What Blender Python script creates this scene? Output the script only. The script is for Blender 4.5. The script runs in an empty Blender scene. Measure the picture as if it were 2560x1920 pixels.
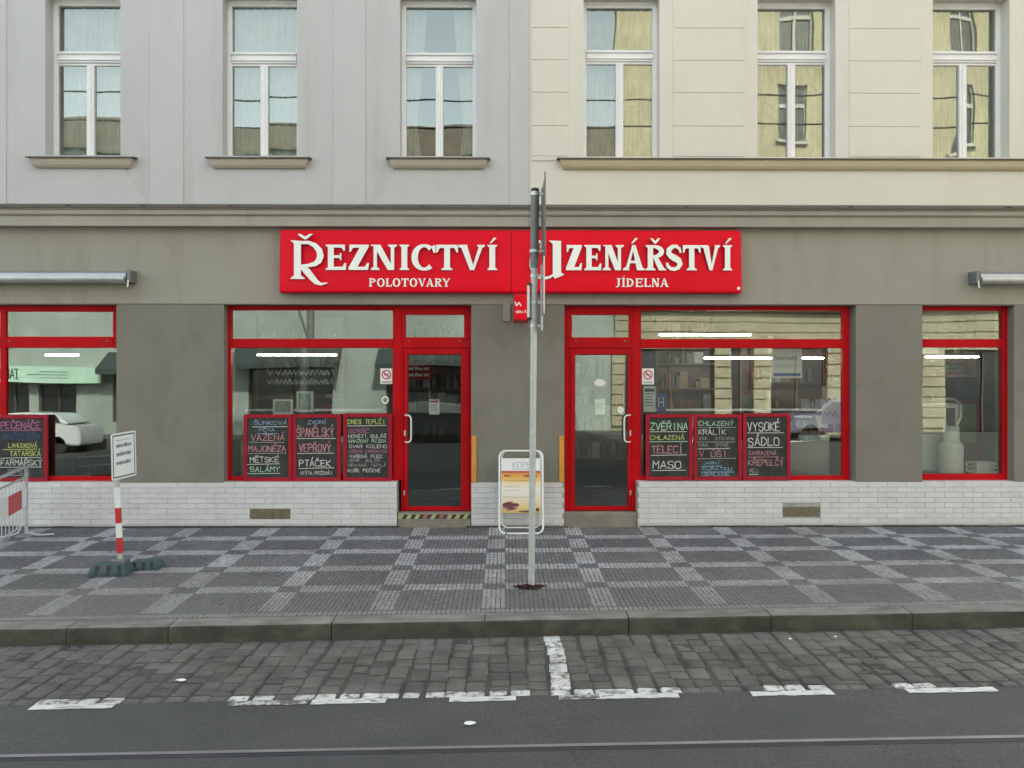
import bpy, bmesh, math, random
from mathutils import Vector, Matrix
random.seed(7)
R = math.radians
scene = bpy.context.scene
COL = scene.collection

# ------------------------------------------------------------------ camera
D = 10.2; HC = 1.79; FPX = 2040.0; YAW = R(0.5)
cam_d = bpy.data.cameras.new('camera'); cam = bpy.data.objects.new('camera', cam_d); COL.objects.link(cam)
cam_d.sensor_width = 36.0; cam_d.lens = 36.0 * FPX / 2560.0
cam_d.clip_start = 0.1; cam_d.clip_end = 500
cam.location = (0, -D, HC); cam.rotation_euler = (R(90), 0, -YAW)
scene.camera = cam

# ------------------------------------------------------------------ sky, sun, exposure
SUN_EL, SUN_AZ = 38.0, 14.0          # the sun stands behind the shop's building
world = bpy.data.worlds.new('World'); scene.world = world; world.use_nodes = True
wn = world.node_tree.nodes; wl = world.node_tree.links
bgn = wn.get('Background') or wn.new('ShaderNodeBackground')
sky = wn.new('ShaderNodeTexSky'); sky.sky_type = 'NISHITA'; sky.sun_disc = False
sky.sun_elevation = R(SUN_EL); sky.sun_rotation = R(SUN_AZ)
sky.air_density = 0.7; sky.dust_density = 3.0; sky.ozone_density = 0.6
hs = wn.new('ShaderNodeHueSaturation'); hs.inputs['Saturation'].default_value = 0.36; wl.new(sky.outputs[0], hs.inputs['Color'])
gm = wn.new('ShaderNodeMix'); gm.data_type = 'RGBA'; gm.blend_type = 'MULTIPLY'; gm.inputs[0].default_value = 1.0; gm.inputs[7].default_value = (0.97, 1.0, 0.95, 1)
wl.new(hs.outputs[0], gm.inputs[6]); wl.new(gm.outputs[2], bgn.inputs[0]); bgn.inputs[1].default_value = 0.15
sun_d = bpy.data.lights.new('sun', 'SUN'); sun_d.energy = 2.2; sun_d.angle = R(0.5); sun_d.color = (1.0, 0.95, 0.86)
sun = bpy.data.objects.new('sun', sun_d); COL.objects.link(sun)
sv = Vector((math.sin(R(SUN_AZ)) * math.cos(R(SUN_EL)), math.cos(R(SUN_AZ)) * math.cos(R(SUN_EL)), math.sin(R(SUN_EL))))
sun.rotation_euler = (-sv).to_track_quat('-Z', 'Y').to_euler()
vs = scene.view_settings
vs.view_transform = 'Standard'; vs.look = 'None'; vs.gamma = 1.0; vs.use_curve_mapping = False
vs.exposure = 2.4
scene.cycles.use_denoising = True
scene.cycles.max_bounces = 8; scene.cycles.transparent_max_bounces = 12
scene.cycles.sample_clamp_indirect = 6.0

# ------------------------------------------------------------------ measuring helpers (photograph's pixels -> metres at a known depth y)
cy_, sy_ = math.cos(YAW), math.sin(YAW)
def X(u, y=0.0):
    a = (u - 1280) / FPX; t = (y + D) / (cy_ - a * sy_)
    return t * (sy_ + a * cy_)
def Z(v, y=0.0, u=1280):
    a = (u - 1280) / FPX; t = (y + D) / (cy_ - a * sy_)
    return HC + t * (960 - v) / FPX

# ------------------------------------------------------------------ mesh builder
class MB:
    def __init__(s): s.v = []; s.f = []; s.m = []
    def add(s, vs_, fs, mi=0):
        o = len(s.v); s.v += [tuple(p) for p in vs_]
        for f in fs: s.f.append([i + o for i in f]); s.m.append(mi)
        return s
    def box(s, x0, x1, y0, y1, z0, z1, mi=0):
        if x0 > x1: x0, x1 = x1, x0
        if y0 > y1: y0, y1 = y1, y0
        if z0 > z1: z0, z1 = z1, z0
        return s.add([(x0,y0,z0),(x1,y0,z0),(x1,y1,z0),(x0,y1,z0),(x0,y0,z1),(x1,y0,z1),(x1,y1,z1),(x0,y1,z1)],
            [(0,3,2,1),(4,5,6,7),(0,1,5,4),(1,2,6,5),(2,3,7,6),(3,0,4,7)], mi)
    def cbox(s, x0, x1, y0, y1, z0, z1, c=0.004, mi=0):
        # box whose front (-y) edges are chamfered
        if x0 > x1: x0, x1 = x1, x0
        if z0 > z1: z0, z1 = z1, z0
        return s.add([(x0,y0+c,z0),(x1,y0+c,z0),(x1,y0+c,z1),(x0,y0+c,z1),(x0+c,y0,z0+c),(x1-c,y0,z0+c),(x1-c,y0,z1-c),(x0+c,y0,z1-c),
                      (x0,y1,z0),(x1,y1,z0),(x1,y1,z1),(x0,y1,z1)],
            [(4,5,6,7),(0,1,5,4),(1,2,6,5),(2,3,7,6),(3,0,4,7),(8,9,1,0),(9,10,2,1),(10,11,3,2),(11,8,0,3),(8,11,10,9)], mi)
    def quad(s, a, b, c, d, mi=0): return s.add([a,b,c,d], [(0,1,2,3)], mi)
    def prism_x(s, prof, x0, x1, mi=0, caps=True):
        n = len(prof)
        vs_ = [(x0, p[0], p[1]) for p in prof] + [(x1, p[0], p[1]) for p in prof]
        fs = [(i, (i+1) % n, (i+1) % n + n, i + n) for i in range(n)]
        if caps: fs += [tuple(range(n-1, -1, -1)), tuple(range(n, 2*n))]
        return s.add(vs_, fs, mi)
    def tube(s, pts, r, n=10, mi=0, closed=False, caps=True):
        pts = [Vector(p) for p in pts]; m = len(pts); rings = []
        for i, p in enumerate(pts):
            if closed: t = pts[(i+1) % m] - pts[(i-1) % m]
            elif i == 0: t = pts[1] - pts[0]
            elif i == m-1: t = pts[-1] - pts[-2]
            else: t = (pts[i+1]-p).normalized() + (p-pts[i-1]).normalized()
            t.normalize()
            up = Vector((0,0,1)) if abs(t.z) < 0.9 else Vector((0,1,0))
            a = t.cross(up).normalized(); b = t.cross(a).normalized()
            if rings:
                a = (prev - t * prev.dot(t)).normalized(); b = t.cross(a).normalized()
            prev = a
            rr = r[i] if isinstance(r, (list, tuple)) else r
            rings.append([p + a*math.cos(2*math.pi*k/n)*rr + b*math.sin(2*math.pi*k/n)*rr for k in range(n)])
        vs_ = [q for ring in rings for q in ring]; fs = []
        for i in range(m if closed else m-1):
            j = (i+1) % m
            for k in range(n): fs.append((i*n+k, i*n+(k+1)%n, j*n+(k+1)%n, j*n+k))
        if caps and not closed:
            fs.append(tuple(range(n-1,-1,-1))); fs.append(tuple((m-1)*n+k for k in range(n)))
        return s.add(vs_, fs, mi)
    def lathe(s, prof, cx, cy, n=20, mi=0):
        vs_ = []; m = len(prof)
        for r, z in prof:
            for k in range(n):
                a = 2*math.pi*k/n; vs_.append((cx + r*math.cos(a), cy + r*math.sin(a), z))
        fs = [(i*n+k, i*n+(k+1)%n, (i+1)*n+(k+1)%n, (i+1)*n+k) for i in range(m-1) for k in range(n)]
        fs.append(tuple(range(n-1,-1,-1))); fs.append(tuple((m-1)*n+k for k in range(n)))
        return s.add(vs_, fs, mi)
    def build(s, name, mat, parent=None, smooth=False, loc=None):
        me = bpy.data.meshes.new(name); me.from_pydata(s.v, [], s.f); me.update()
        mats = mat if isinstance(mat, (list, tuple)) else [mat]
        for m_ in mats: me.materials.append(m_)
        if len(mats) > 1: me.polygons.foreach_set('material_index', s.m)
        if smooth: me.shade_smooth() if hasattr(me, 'shade_smooth') else None
        o = bpy.data.objects.new(name, me); COL.objects.link(o)
        if parent: o.parent = parent
        if loc: o.location = loc
        return o
def auto_smooth(o, ang=40):
    me = o.data; bm = bmesh.new(); bm.from_mesh(me)
    for e in bm.edges:
        if len(e.link_faces) == 2 and e.calc_face_angle(0) > R(ang): e.smooth = False
        elif len(e.link_faces) != 2: e.smooth = False
    for f in bm.faces: f.smooth = True
    bm.to_mesh(me); bm.free(); return o
def tag(o, label=None, cat=None, group=None, kind=None):
    if label: o['label'] = label
    if cat: o['category'] = cat
    if group: o['group'] = group
    if kind: o['kind'] = kind
    return o
def empty(name, label, cat, group=None, loc=(0,0,0)):
    o = bpy.data.objects.new(name, None); COL.objects.link(o); o.location = loc
    return tag(o, label, cat, group)
def rebase(root):
    """put a thing's origin where its Empty stands while its parts keep their place"""
    return root

# ------------------------------------------------------------------ materials
def srgb(r, g, b): 
    f = lambda c: (c/255/12.92) if c/255 <= 0.04045 else ((c/255+0.055)/1.055)**2.4
    return (f(r), f(g), f(b))
def mat(name, col, rough=0.7, var=0.08, scale=3.0, bump=0.0, bscale=60.0, metal=0.0, spec=0.5, rnd=0.0, coat=0.0, fine=0.0, stain=None):
    m = bpy.data.materials.new(name); m.use_nodes = True
    nt = m.node_tree; N = nt.nodes; L = nt.links; b = N['Principled BSDF']
    b.inputs['Roughness'].default_value = rough; b.inputs['Metallic'].default_value = metal
    b.inputs['Specular IOR Level'].default_value = spec
    if coat: b.inputs['Coat Weight'].default_value = coat; b.inputs['Coat Roughness'].default_value = 0.08
    geo = N.new('ShaderNodeNewGeometry')
    src = None
    def val(node, sock): return node.outputs[sock]
    n1 = N.new('ShaderNodeTexNoise'); n1.inputs['Scale'].default_value = scale; n1.inputs['Detail'].default_value = 6
    L.new(geo.outputs['Position'], n1.inputs['Vector'])
    mr = N.new('ShaderNodeMapRange'); mr.inputs[1].default_value = 0.3; mr.inputs[2].default_value = 0.7
    mr.inputs[3].default_value = 1 - var; mr.inputs[4].default_value = 1 + var
    L.new(n1.outputs[0], mr.inputs[0]); fac = mr.outputs[0]
    if fine:
        n3 = N.new('ShaderNodeTexNoise'); n3.inputs['Scale'].default_value = scale*40; n3.inputs['Detail'].default_value = 3
        L.new(geo.outputs['Position'], n3.inputs['Vector'])
        m3 = N.new('ShaderNodeMapRange'); m3.inputs[1].default_value = 0.3; m3.inputs[2].default_value = 0.7
        m3.inputs[3].default_value = 1-fine; m3.inputs[4].default_value = 1+fine
        L.new(n3.outputs[0], m3.inputs[0])
        mm = N.new('ShaderNodeMath'); mm.operation = 'MULTIPLY'; L.new(fac, mm.inputs[0]); L.new(m3.outputs[0], mm.inputs[1]); fac = mm.outputs[0]
    if rnd:
        oi = N.new('ShaderNodeObjectInfo')
        m4 = N.new('ShaderNodeMapRange'); m4.inputs[3].default_value = 1-rnd; m4.inputs[4].default_value = 1+rnd
        L.new(oi.outputs['Random'], m4.inputs[0])
        mm = N.new('ShaderNodeMath'); mm.operation = 'MULTIPLY'; L.new(fac, mm.inputs[0]); L.new(m4.outputs[0], mm.inputs[1]); fac = mm.outputs[0]
    vm = N.new('ShaderNodeVectorMath'); vm.operation = 'SCALE'; vm.inputs[0].default_value = col
    L.new(fac, vm.inputs['Scale']); out = vm.outputs[0]
    if stain:
        # stain = (colour, scale vector, low, high, amount)
        mp = N.new('ShaderNodeMapping'); mp.inputs['Scale'].default_value = stain[1]
        L.new(geo.outputs['Position'], mp.inputs[0])
        ns = N.new('ShaderNodeTexNoise'); ns.inputs['Scale'].default_value = 1.0; ns.inputs['Detail'].default_value = 7; ns.inputs['Roughness'].default_value = 0.65
        L.new(mp.outputs[0], ns.inputs['Vector'])
        ms = N.new('ShaderNodeMapRange'); ms.inputs[1].default_value = stain[2]; ms.inputs[2].default_value = stain[3]; ms.inputs[4].default_value = stain[4]
        L.new(ns.outputs[0], ms.inputs[0])
        mx = N.new('ShaderNodeMix'); mx.data_type = 'RGBA'; L.new(ms.outputs[0], mx.inputs[0]); L.new(out, mx.inputs[6])
        mx.inputs[7].default_value = (*stain[0], 1); out = mx.outputs[2]
    L.new(out, b.inputs['Base Color'])
    if bump:
        n2 = N.new('ShaderNodeTexNoise'); n2.inputs['Scale'].default_value = bscale; n2.inputs['Detail'].default_value = 5
        L.new(geo.outputs['Position'], n2.inputs['Vector'])
        bp = N.new('ShaderNodeBump'); bp.inputs['Strength'].default_value = bump; bp.inputs['Distance'].default_value = 0.01
        L.new(n2.outputs[0], bp.inputs['Height']); L.new(bp.outputs[0], b.inputs['Normal'])
    return m
def glass(name, refl=0.2, wav=0.01, wscale=2.0, tint=(0.85,0.9,0.87), zs=1.0, rc_=(0.90,1,0.95)):
    m = bpy.data.materials.new(name); m.use_nodes = True; nt = m.node_tree; N = nt.nodes; L = nt.links
    N.remove(N['Principled BSDF']); out = N['Material Output']
    tr = N.new('ShaderNodeBsdfTransparent'); tr.inputs[0].default_value = (*tint, 1)
    gl = N.new('ShaderNodeBsdfGlossy'); gl.inputs['Roughness'].default_value = 0.0; gl.inputs[0].default_value = (*rc_,1)
    lw = N.new('ShaderNodeFresnel'); lw.inputs[0].default_value = 1.5
    mr = N.new('ShaderNodeMapRange'); mr.inputs[1].default_value = 0.04; mr.inputs[2].default_value = 1; mr.inputs[3].default_value = refl; mr.inputs[4].default_value = 1
    L.new(lw.outputs[0], mr.inputs[0])
    mx = N.new('ShaderNodeMixShader'); L.new(mr.outputs[0], mx.inputs[0]); L.new(tr.outputs[0], mx.inputs[1]); L.new(gl.outputs[0], mx.inputs[2])
    L.new(mx.outputs[0], out.inputs[0])
    geo = N.new('ShaderNodeNewGeometry'); mp = N.new('ShaderNodeMapping'); mp.inputs['Scale'].default_value = (1,1,zs)
    L.new(geo.outputs['Position'], mp.inputs[0])
    n = N.new('ShaderNodeTexNoise'); n.inputs['Scale'].default_value = wscale; n.inputs['Detail'].default_value = 0.5
    L.new(mp.outputs[0], n.inputs['Vector'])
    bp = N.new('ShaderNodeBump'); bp.inputs['Distance'].default_value = wav; bp.inputs['Strength'].default_value = 1
    L.new(n.outputs[0], bp.inputs['Height']); L.new(bp.outputs[0], gl.inputs['Normal'])
    return m
def emis(name, col, s):
    m = bpy.data.materials.new(name); m.use_nodes = True; N = m.node_tree.nodes; b = N['Principled BSDF']
    b.inputs['Base Color'].default_value = (0.8,0.8,0.8,1); b.inputs['Emission Color'].default_value = (*col,1); b.inputs['Emission Strength'].default_value = s
    return m

GREY = mat('grey_render', (0.49,0.478,0.48), 0.9, 0.025, 1.2, 0.25, 90, fine=0.02, stain=((0.33,0.32,0.29),(3.5,3.5,0.35),0.5,0.8,0.5))
GREYP = mat('grey_render_strip', (0.495,0.482,0.485), 0.9, 0.025, 1.2, 0.25, 90, fine=0.02, stain=((0.36,0.35,0.33),(2.5,2.5,0.5),0.5,0.8,0.3))
CREAM = mat('cream_render', (0.645,0.612,0.535), 0.9, 0.025, 1.1, 0.25, 90, fine=0.02, stain=((0.56,0.51,0.40),(2.2,2.2,0.5),0.5,0.8,0.35))
BAND = mat('olive_grey_render', (0.305,0.287,0.243), 0.9, 0.03, 1.0, 0.25, 90, fine=0.025, stain=((0.20,0.18,0.13),(3.0,3.0,0.5),0.5,0.85,0.6))
PIER = mat('dark_olive_render', (0.196,0.184,0.155), 0.85, 0.04, 1.3, 0.3, 80, fine=0.03, stain=((0.135,0.12,0.085),(2.0,2.0,1.5),0.5,0.78,0.75))
CORN = mat('cornice_render', (0.32,0.302,0.25), 0.85, 0.05, 2.0, 0.2, 70, stain=((0.2,0.18,0.14),(4,4,1),0.5,0.8,0.4))
CORNL = mat('cornice_render_grey', (0.35,0.33,0.28), 0.85, 0.05, 2.0, 0.2, 70, stain=((0.2,0.18,0.14),(4,4,1),0.5,0.8,0.4))
FLASH = mat('sheet_metal_flashing', (0.085,0.07,0.055), 0.6, 0.25, 5.0, 0.2, 30, spec=0.4)
SILLM = mat('sill_render', (0.47,0.42,0.34), 0.85, 0.04, 3.0, 0.15, 70)
SILLC = mat('sill_render_cream', (0.55,0.47,0.31), 0.85, 0.04, 3.0, 0.15, 70)
WHITE = mat('white_window_paint', (0.78,0.77,0.78), 0.4, 0.03, 4.0)
REDF = mat('red_painted_frame', (0.47,0.005,0.009), 0.45, 0.10, 3.0, 0.03, 30, spec=0.08, stain=((0.30,0.02,0.02),(6,6,2),.5,.75,.5))
REDB = mat('red_chalkboard_frame', (0.33,0.010,0.025), 0.5, 0.12, 9.0, 0.1, 60, spec=0.2)
REDS = mat('red_sign_acrylic', (0.72,0.002,0.017), 0.42, 0.05, 1.5, spec=0.12)
LETT = mat('white_letter', (0.85,0.84,0.80), 0.4, 0.02, 3.0)
LETS = mat('letter_side_shadow', (0.10,0.05,0.05), 0.5, 0.05, 3.0)  # sides coloured dark to stand in for the raised letters' shadows
SLATE = mat('blackboard', (0.022,0.024,0.022), 0.75, 0.5, 7.0, 0.0, stain=((0.06,0.065,0.062),(14,14,9),0.45,0.75,0.6))
TILE = mat('white_glazed_brick', (0.62,0.61,0.615), 0.3, 0.05, 3.0, 0.06, 25, rnd=0.045, stain=((0.28,0.26,0.22),(3,3,6),0.56,0.85,0.5))
GROUT = mat('grout', (0.36,0.35,0.335), 0.95, 0.2, 8.0)
JOINT = mat('sandy_joint', (0.105,0.10,0.092), 1.0, 0.35, 4.0, 0.3, 60)
JOINTS = mat('sett_joint', (0.052,0.049,0.043), 1.0, 0.4, 4.0, 0.3, 60)
JOINTD = mat('dark_joint', (0.062,0.060,0.056), 1.0, 0.4, 9.0, 0.3, 60)
ALU = mat('galvanised_steel', (0.52,0.54,0.53), 0.42, 0.12, 9.0, 0.05, 60, metal=0.55)
GALV = mat('pole_galvanised', (0.47,0.49,0.47), 0.5, 0.12, 12.0, 0.08, 80, metal=0.25, stain=((0.3,0.3,0.27),(20,20,5),0.5,0.8,0.4))
DGREY = mat('dark_grey_steel', (0.16,0.165,0.16), 0.5, 0.12, 9.0, 0.05, 60, metal=0.2)
AWN = mat('awning_cassette_metal', (0.42,0.43,0.46), 0.32, 0.05, 3.0, metal=0.7)
BLACK = mat('black_plastic', (0.015,0.015,0.016), 0.5, 0.2, 8.0)
WPL = mat('white_plastic', (0.78,0.78,0.76), 0.35, 0.03, 5.0)
ORNG = mat('orange_plastic', (0.62,0.27,0.035), 0.5, 0.08, 6.0)
VENT = mat('bronze_vent_metal', (0.16,0.14,0.09), 0.6, 0.25, 16.0, 0.2, 80)
STEP = mat('threshold_stone', (0.22,0.205,0.165), 0.85, 0.15, 6.0, 0.3, 60, fine=0.1)
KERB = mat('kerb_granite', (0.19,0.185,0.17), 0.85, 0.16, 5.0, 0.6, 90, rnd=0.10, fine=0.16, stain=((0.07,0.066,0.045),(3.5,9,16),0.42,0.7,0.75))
KERBF = mat('kerb_face_shade_and_dirt', (0.055,0.052,0.042), 0.9, 0.45, 5.0, 0.6, 90, rnd=0.12, fine=0.18, stain=((0.035,0.032,0.018),(3.5,9,16),0.45,0.7,0.7))  # upright face's shade is put into its darker colour, with dirt stains over it
SETT = mat('granite_sett', (0.092,0.087,0.080), 0.78, 0.35, 4.0, 0.9, 60, rnd=0.22, fine=0.3, stain=((0.125,0.105,0.085),(6,6,6),0.5,0.75,0.6))
SETTP = mat('painted_sett', (0.52,0.52,0.50), 0.7, 0.15, 9.0, 0.5, 70, rnd=0.12, fine=0.12, stain=((0.11,0.105,0.095),(16,16,16),0.48,0.60,0.9))
ASPH = mat('asphalt', (0.066,0.065,0.062), 0.88, 0.16, 1.6, 1.0, 160, fine=0.38, stain=((0.050,0.051,0.054),(0.5,1.4,1),0.4,0.7,0.8))
ROADP = mat('road_paint', (0.55,0.55,0.54), 0.7, 0.12, 12.0, 0.3, 90, fine=0.1, stain=((0.09,0.09,0.085),(10,26,16),0.54,0.64,0.85))
ROADW = mat('worn_road_paint', (0.45,0.45,0.43), 0.75, 0.1, 12.0, 0.3, 90, fine=0.1, stain=((0.09,0.088,0.085),(14,14,14),0.44,0.52,0.95))
STEEL = mat('rail_steel', (0.27,0.265,0.275), 0.5, 0.15, 5.0, metal=0.6)
RGRV = mat('rail_groove_dirt', (.028,.028,.032), .9, .3, 6)
RUBBER = mat('recycled_rubber', (0.050,0.085,0.090), 0.75, 0.25, 12.0, 0.3, 90)
GRND = mat('dusty_ground', (0.10,0.098,0.09), 0.95, 0.2, 0.6, 0.3, 30)
SOIL = mat('brown_soil', (0.045,0.018,0.013), 0.95, 0.4, 30.0, 0.5, 90)
GLASSU = glass('upper_window_glass', 0.21, 0.0045, 1.6, zs=0.6, rc_=(0.92,1,0.91))
GLASSS = glass('shop_window_glass', 0.17, 0.004, 0.7)
DARKIN = mat('dim_interior', (0.08,0.065,0.055), 0.9, 0.3, 1.2)
LIGHTIN = mat('shop_interior_wall', (0.13,0.12,0.10), 0.8, 0.1, 1.0)
CURT = mat('white_curtain', (0.40,0.41,0.37), 0.9, 0.12, 4.0, stain=((0.18,0.19,0.18),(14,14,1.2),.45,.75,.7))
CURTB = mat('beige_curtain', (0.33,0.305,0.245), 0.9, 0.25, 4.0, stain=((0.15,0.13,0.08),(14,14,1.5),.45,.7,.8))
TUBE = emis('fluorescent_tube', (1.0,1.0,0.90), 15)

def attr_mat(name, colA, colB, rough=0.75):
    """stone colour comes per stone from the mesh attribute 'tone'"""
    m = bpy.data.materials.new(name); m.use_nodes = True; nt = m.node_tree; N = nt.nodes; L = nt.links; b = N['Principled BSDF']
    b.inputs['Roughness'].default_value = rough
    at = N.new('ShaderNodeAttribute'); at.attribute_name = 'tone'
    mx = N.new('ShaderNodeMix'); mx.data_type = 'RGBA'; mx.inputs[6].default_value = (*colA,1); mx.inputs[7].default_value = (*colB,1)
    L.new(at.outputs['Fac'], mx.inputs[0])
    geo = N.new('ShaderNodeNewGeometry')
    n = N.new('ShaderNodeTexNoise'); n.inputs['Scale'].default_value = 1.4; n.inputs['Detail'].default_value = 8; n.inputs['Roughness'].default_value = 0.7
    L.new(geo.outputs['Position'], n.inputs['Vector'])
    mr = N.new('ShaderNodeMapRange'); mr.inputs[1].default_value = 0.3; mr.inputs[2].default_value = 0.7; mr.inputs[3].default_value = 0.72; mr.inputs[4].default_value = 1.24
    L.new(n.outputs[0], mr.inputs[0])
    vm = N.new('ShaderNodeVectorMath'); vm.operation = 'SCALE'; L.new(mx.outputs[2], vm.inputs[0]); L.new(mr.outputs[0], vm.inputs['Scale'])
    # dusty brownish dirt nearer the kerb and in patches
    n2 = N.new('ShaderNodeTexNoise'); n2.inputs['Scale'].default_value = 0.8; n2.inputs['Detail'].default_value = 6
    L.new(geo.outputs['Position'], n2.inputs['Vector'])
    sp = N.new('ShaderNodeSeparateXYZ'); L.new(geo.outputs['Position'], sp.inputs[0])
    m5 = N.new('ShaderNodeMapRange'); m5.inputs[1].default_value = -1.2; m5.inputs[2].default_value = -3.2; m5.inputs[3].default_value = -0.15; m5.inputs[4].default_value = 0.25
    L.new(sp.outputs[1], m5.inputs[0])
    ad = N.new('ShaderNodeMath'); ad.operation = 'ADD'; L.new(n2.outputs[0], ad.inputs[0]); L.new(m5.outputs[0], ad.inputs[1])
    m6 = N.new('ShaderNodeMapRange'); m6.inputs[1].default_value = 0.4; m6.inputs[2].default_value = 0.8; m6.inputs[4].default_value = 0.55
    L.new(ad.outputs[0], m6.inputs[0])
    mx2 = N.new('ShaderNodeMix'); mx2.data_type = 'RGBA'; L.new(m6.outputs[0], mx2.inputs[0]); L.new(vm.outputs[0], mx2.inputs[6]); mx2.inputs[7].default_value = (0.165,0.158,0.145,1)
    L.new(mx2.outputs[2], b.inputs['Base Color'])
    return m
MOSD = attr_mat('dark_mosaic_stone', (0.088,0.089,0.098), (0.160,0.160,0.170))
MOSL = attr_mat('light_mosaic_stone', (0.25,0.25,0.26), (0.40,0.40,0.41))

# ------------------------------------------------------------------ lettering
STROKE = {'A':'00 26 40|12 32','B':'00 06 36 45 44 33 03|33 42 41 30 00','C':'45 36 16 05 01 10 30 41','D':'00 06 26 44 42 20 00',
 'E':'40 00 06 46|03 33','F':'00 06 46|03 33','G':'45 36 16 05 01 10 30 41 43 23','H':'00 06|40 46|03 43','I':'20 26','J':'46 41 30 10 01',
 'K':'00 06|46 03 40','L':'06 00 40','M':'00 06 23 46 40','N':'00 06 40 46','O':'16 05 01 10 30 41 45 36 16','P':'00 06 36 45 44 33 03',
 'Q':'16 05 01 10 30 41 45 36 16|22 40','R':'00 06 36 45 44 33 03|23 40','S':'45 36 16 05 04 13 33 42 41 30 10 01','T':'06 46|26 20',
 'U':'06 01 10 30 41 46','V':'06 20 46','W':'06 10 24 30 46','X':'00 46|06 40','Y':'06 23 46|23 20','Z':'06 46 00 40',
 '!':'26 22|21 20','-':'13 33','(':'36 14 12 30',')':'16 34 32 10',',':'21 10','.':'20 21',' ':''}
ACC = {'Á':('A','a'),'É':('E','a'),'Í':('I','a'),'Ó':('O','a'),'Ú':('U','a'),'Ý':('Y','a'),'Č':('C','c'),'Š':('S','c'),'Ž':('Z','c'),'Ř':('R','c'),'Ě':('E','c'),'Ň':('N','c')}
def strokes(mb, text, x0, x1, z0, z1, place, th, jit=0.25, mi=0, rng=random):
    """handwritten capitals as thin flat ribbons; place(x, z, d) maps to the scene, d = height above the board"""
    n = len(text); adv = (x1 - x0) / n; cw = adv * 0.74; h = z1 - z0; k = 0
    for i, ch in enumerate(text):
        base, acc = ACC.get(ch, (ch, None)); s = STROKE.get(base, '')
        if acc == 'a': s += '|27 39'
        if acc == 'c': s += '|18 27 38'
        ox = x0 + i*adv + adv*0.1; dz = rng.uniform(-jit, jit)*h*0.12; sl = rng.uniform(-0.08, 0.1)
        for pl in s.split('|'):
            pts = []
            for t in pl.split():
                px = int(t[0])/4; pz = int(t[1])/6
                pts.append((ox + px*cw + sl*pz*cw + rng.uniform(-1,1)*jit*cw*0.08, z0 + dz + pz*h + rng.uniform(-1,1)*jit*h*0.05))
            for a, b in zip(pts, pts[1:]):
                dx, dz_ = b[0]-a[0], b[1]-a[1]; l = math.hypot(dx, dz_) or 1e-6
                e = th*0.4/l; tw = th*rng.uniform(.8,1.25); nx, nz = -dz_/l*tw/2, dx/l*tw/2
                a2 = (a[0]-dx*e, a[1]-dz_*e); b2 = (b[0]+dx*e, b[1]+dz_*e); k += 1; d = 0.0004 + 0.00006*(k % 9)
                mb.quad(place(a2[0]-nx, a2[1]-nz, d), place(b2[0]-nx, b2[1]-nz, d), place(b2[0]+nx, b2[1]+nz, d), place(a2[0]+nx, a2[1]+nz, d), mi)
def line(mb, x0, z0, x1, z1, place, th, mi=0, d=0.0011):
    mb.quad(place(x0, z0-th/2, d), place(x1, z1-th/2, d), place(x1, z1+th/2, d), place(x0, z0+th/2, d), mi)
def scribble(mb, x0, x1, z0, z1, place, th, mi=0, rng=random):
    x = x0; h = z1-z0; k = 0; p = (x0, z0)
    while x < x1:
        q = (x, z0 if k % 2 else z0 + h*rng.uniform(0.6, 1.0)); x += h*rng.uniform(0.25, 0.45)
        if k and not (k % 7 == 0):
            dx, dz_ = q[0]-p[0], q[1]-p[1]; l = math.hypot(dx, dz_) or 1e-6; nx, nz = -dz_/l*th/2, dx/l*th/2; d = 0.0004+0.00006*(k % 9)
            mb.quad(place(p[0]-nx,p[1]-nz,d), place(q[0]-nx,q[1]-nz,d), place(q[0]+nx,q[1]+nz,d), place(p[0]+nx,p[1]+nz,d), mi)
        p = q; k += 1

def ribbon(pts, ws):
    out = []
    for i in range(len(pts)-1):
        def nrm(j):
            a = pts[max(j-1,0)]; b = pts[min(j+1,len(pts)-1)]; dx, dz_ = b[0]-a[0], b[1]-a[1]; l = math.hypot(dx,dz_) or 1
            return (-dz_/l, dx/l)
        n0, n1 = nrm(i), nrm(i+1); p, q = pts[i], pts[i+1]; w0, w1 = ws[i]/2, ws[i+1]/2
        out.append([(p[0]-n0[0]*w0,p[1]-n0[1]*w0),(q[0]-n1[0]*w1,q[1]-n1[1]*w1),(q[0]+n1[0]*w1,q[1]+n1[1]*w1),(p[0]+n0[0]*w0,p[1]+n0[1]*w0)])
    # one closed outline
    L_ = [o[0] for o in out] + [out[-1][1]]; R_ = [o[3] for o in out] + [out[-1][2]]
    return [L_ + R_[::-1]]
def arc(cx, cz, rx, rz, a0, a1, tt, tn, n=14):
    """arc whose stroke is tt wide at the sides and tn at top and bottom"""
    pts = []; ws = []
    for i in range(n+1):
        a = R(a0 + (a1-a0)*i/n); w = tt*abs(math.cos(a))**1.3 + tn*(1-abs(math.cos(a))**1.3)
        pts.append((cx+(rx-tt/2)*math.cos(a), cz+(rz-tn/2)*math.sin(a))); ws.append(w)
    return ribbon(pts, ws)
def rc(x0, x1, z0, z1): return [(x0,z0),(x1,z0),(x1,z1),(x0,z1)]
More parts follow.
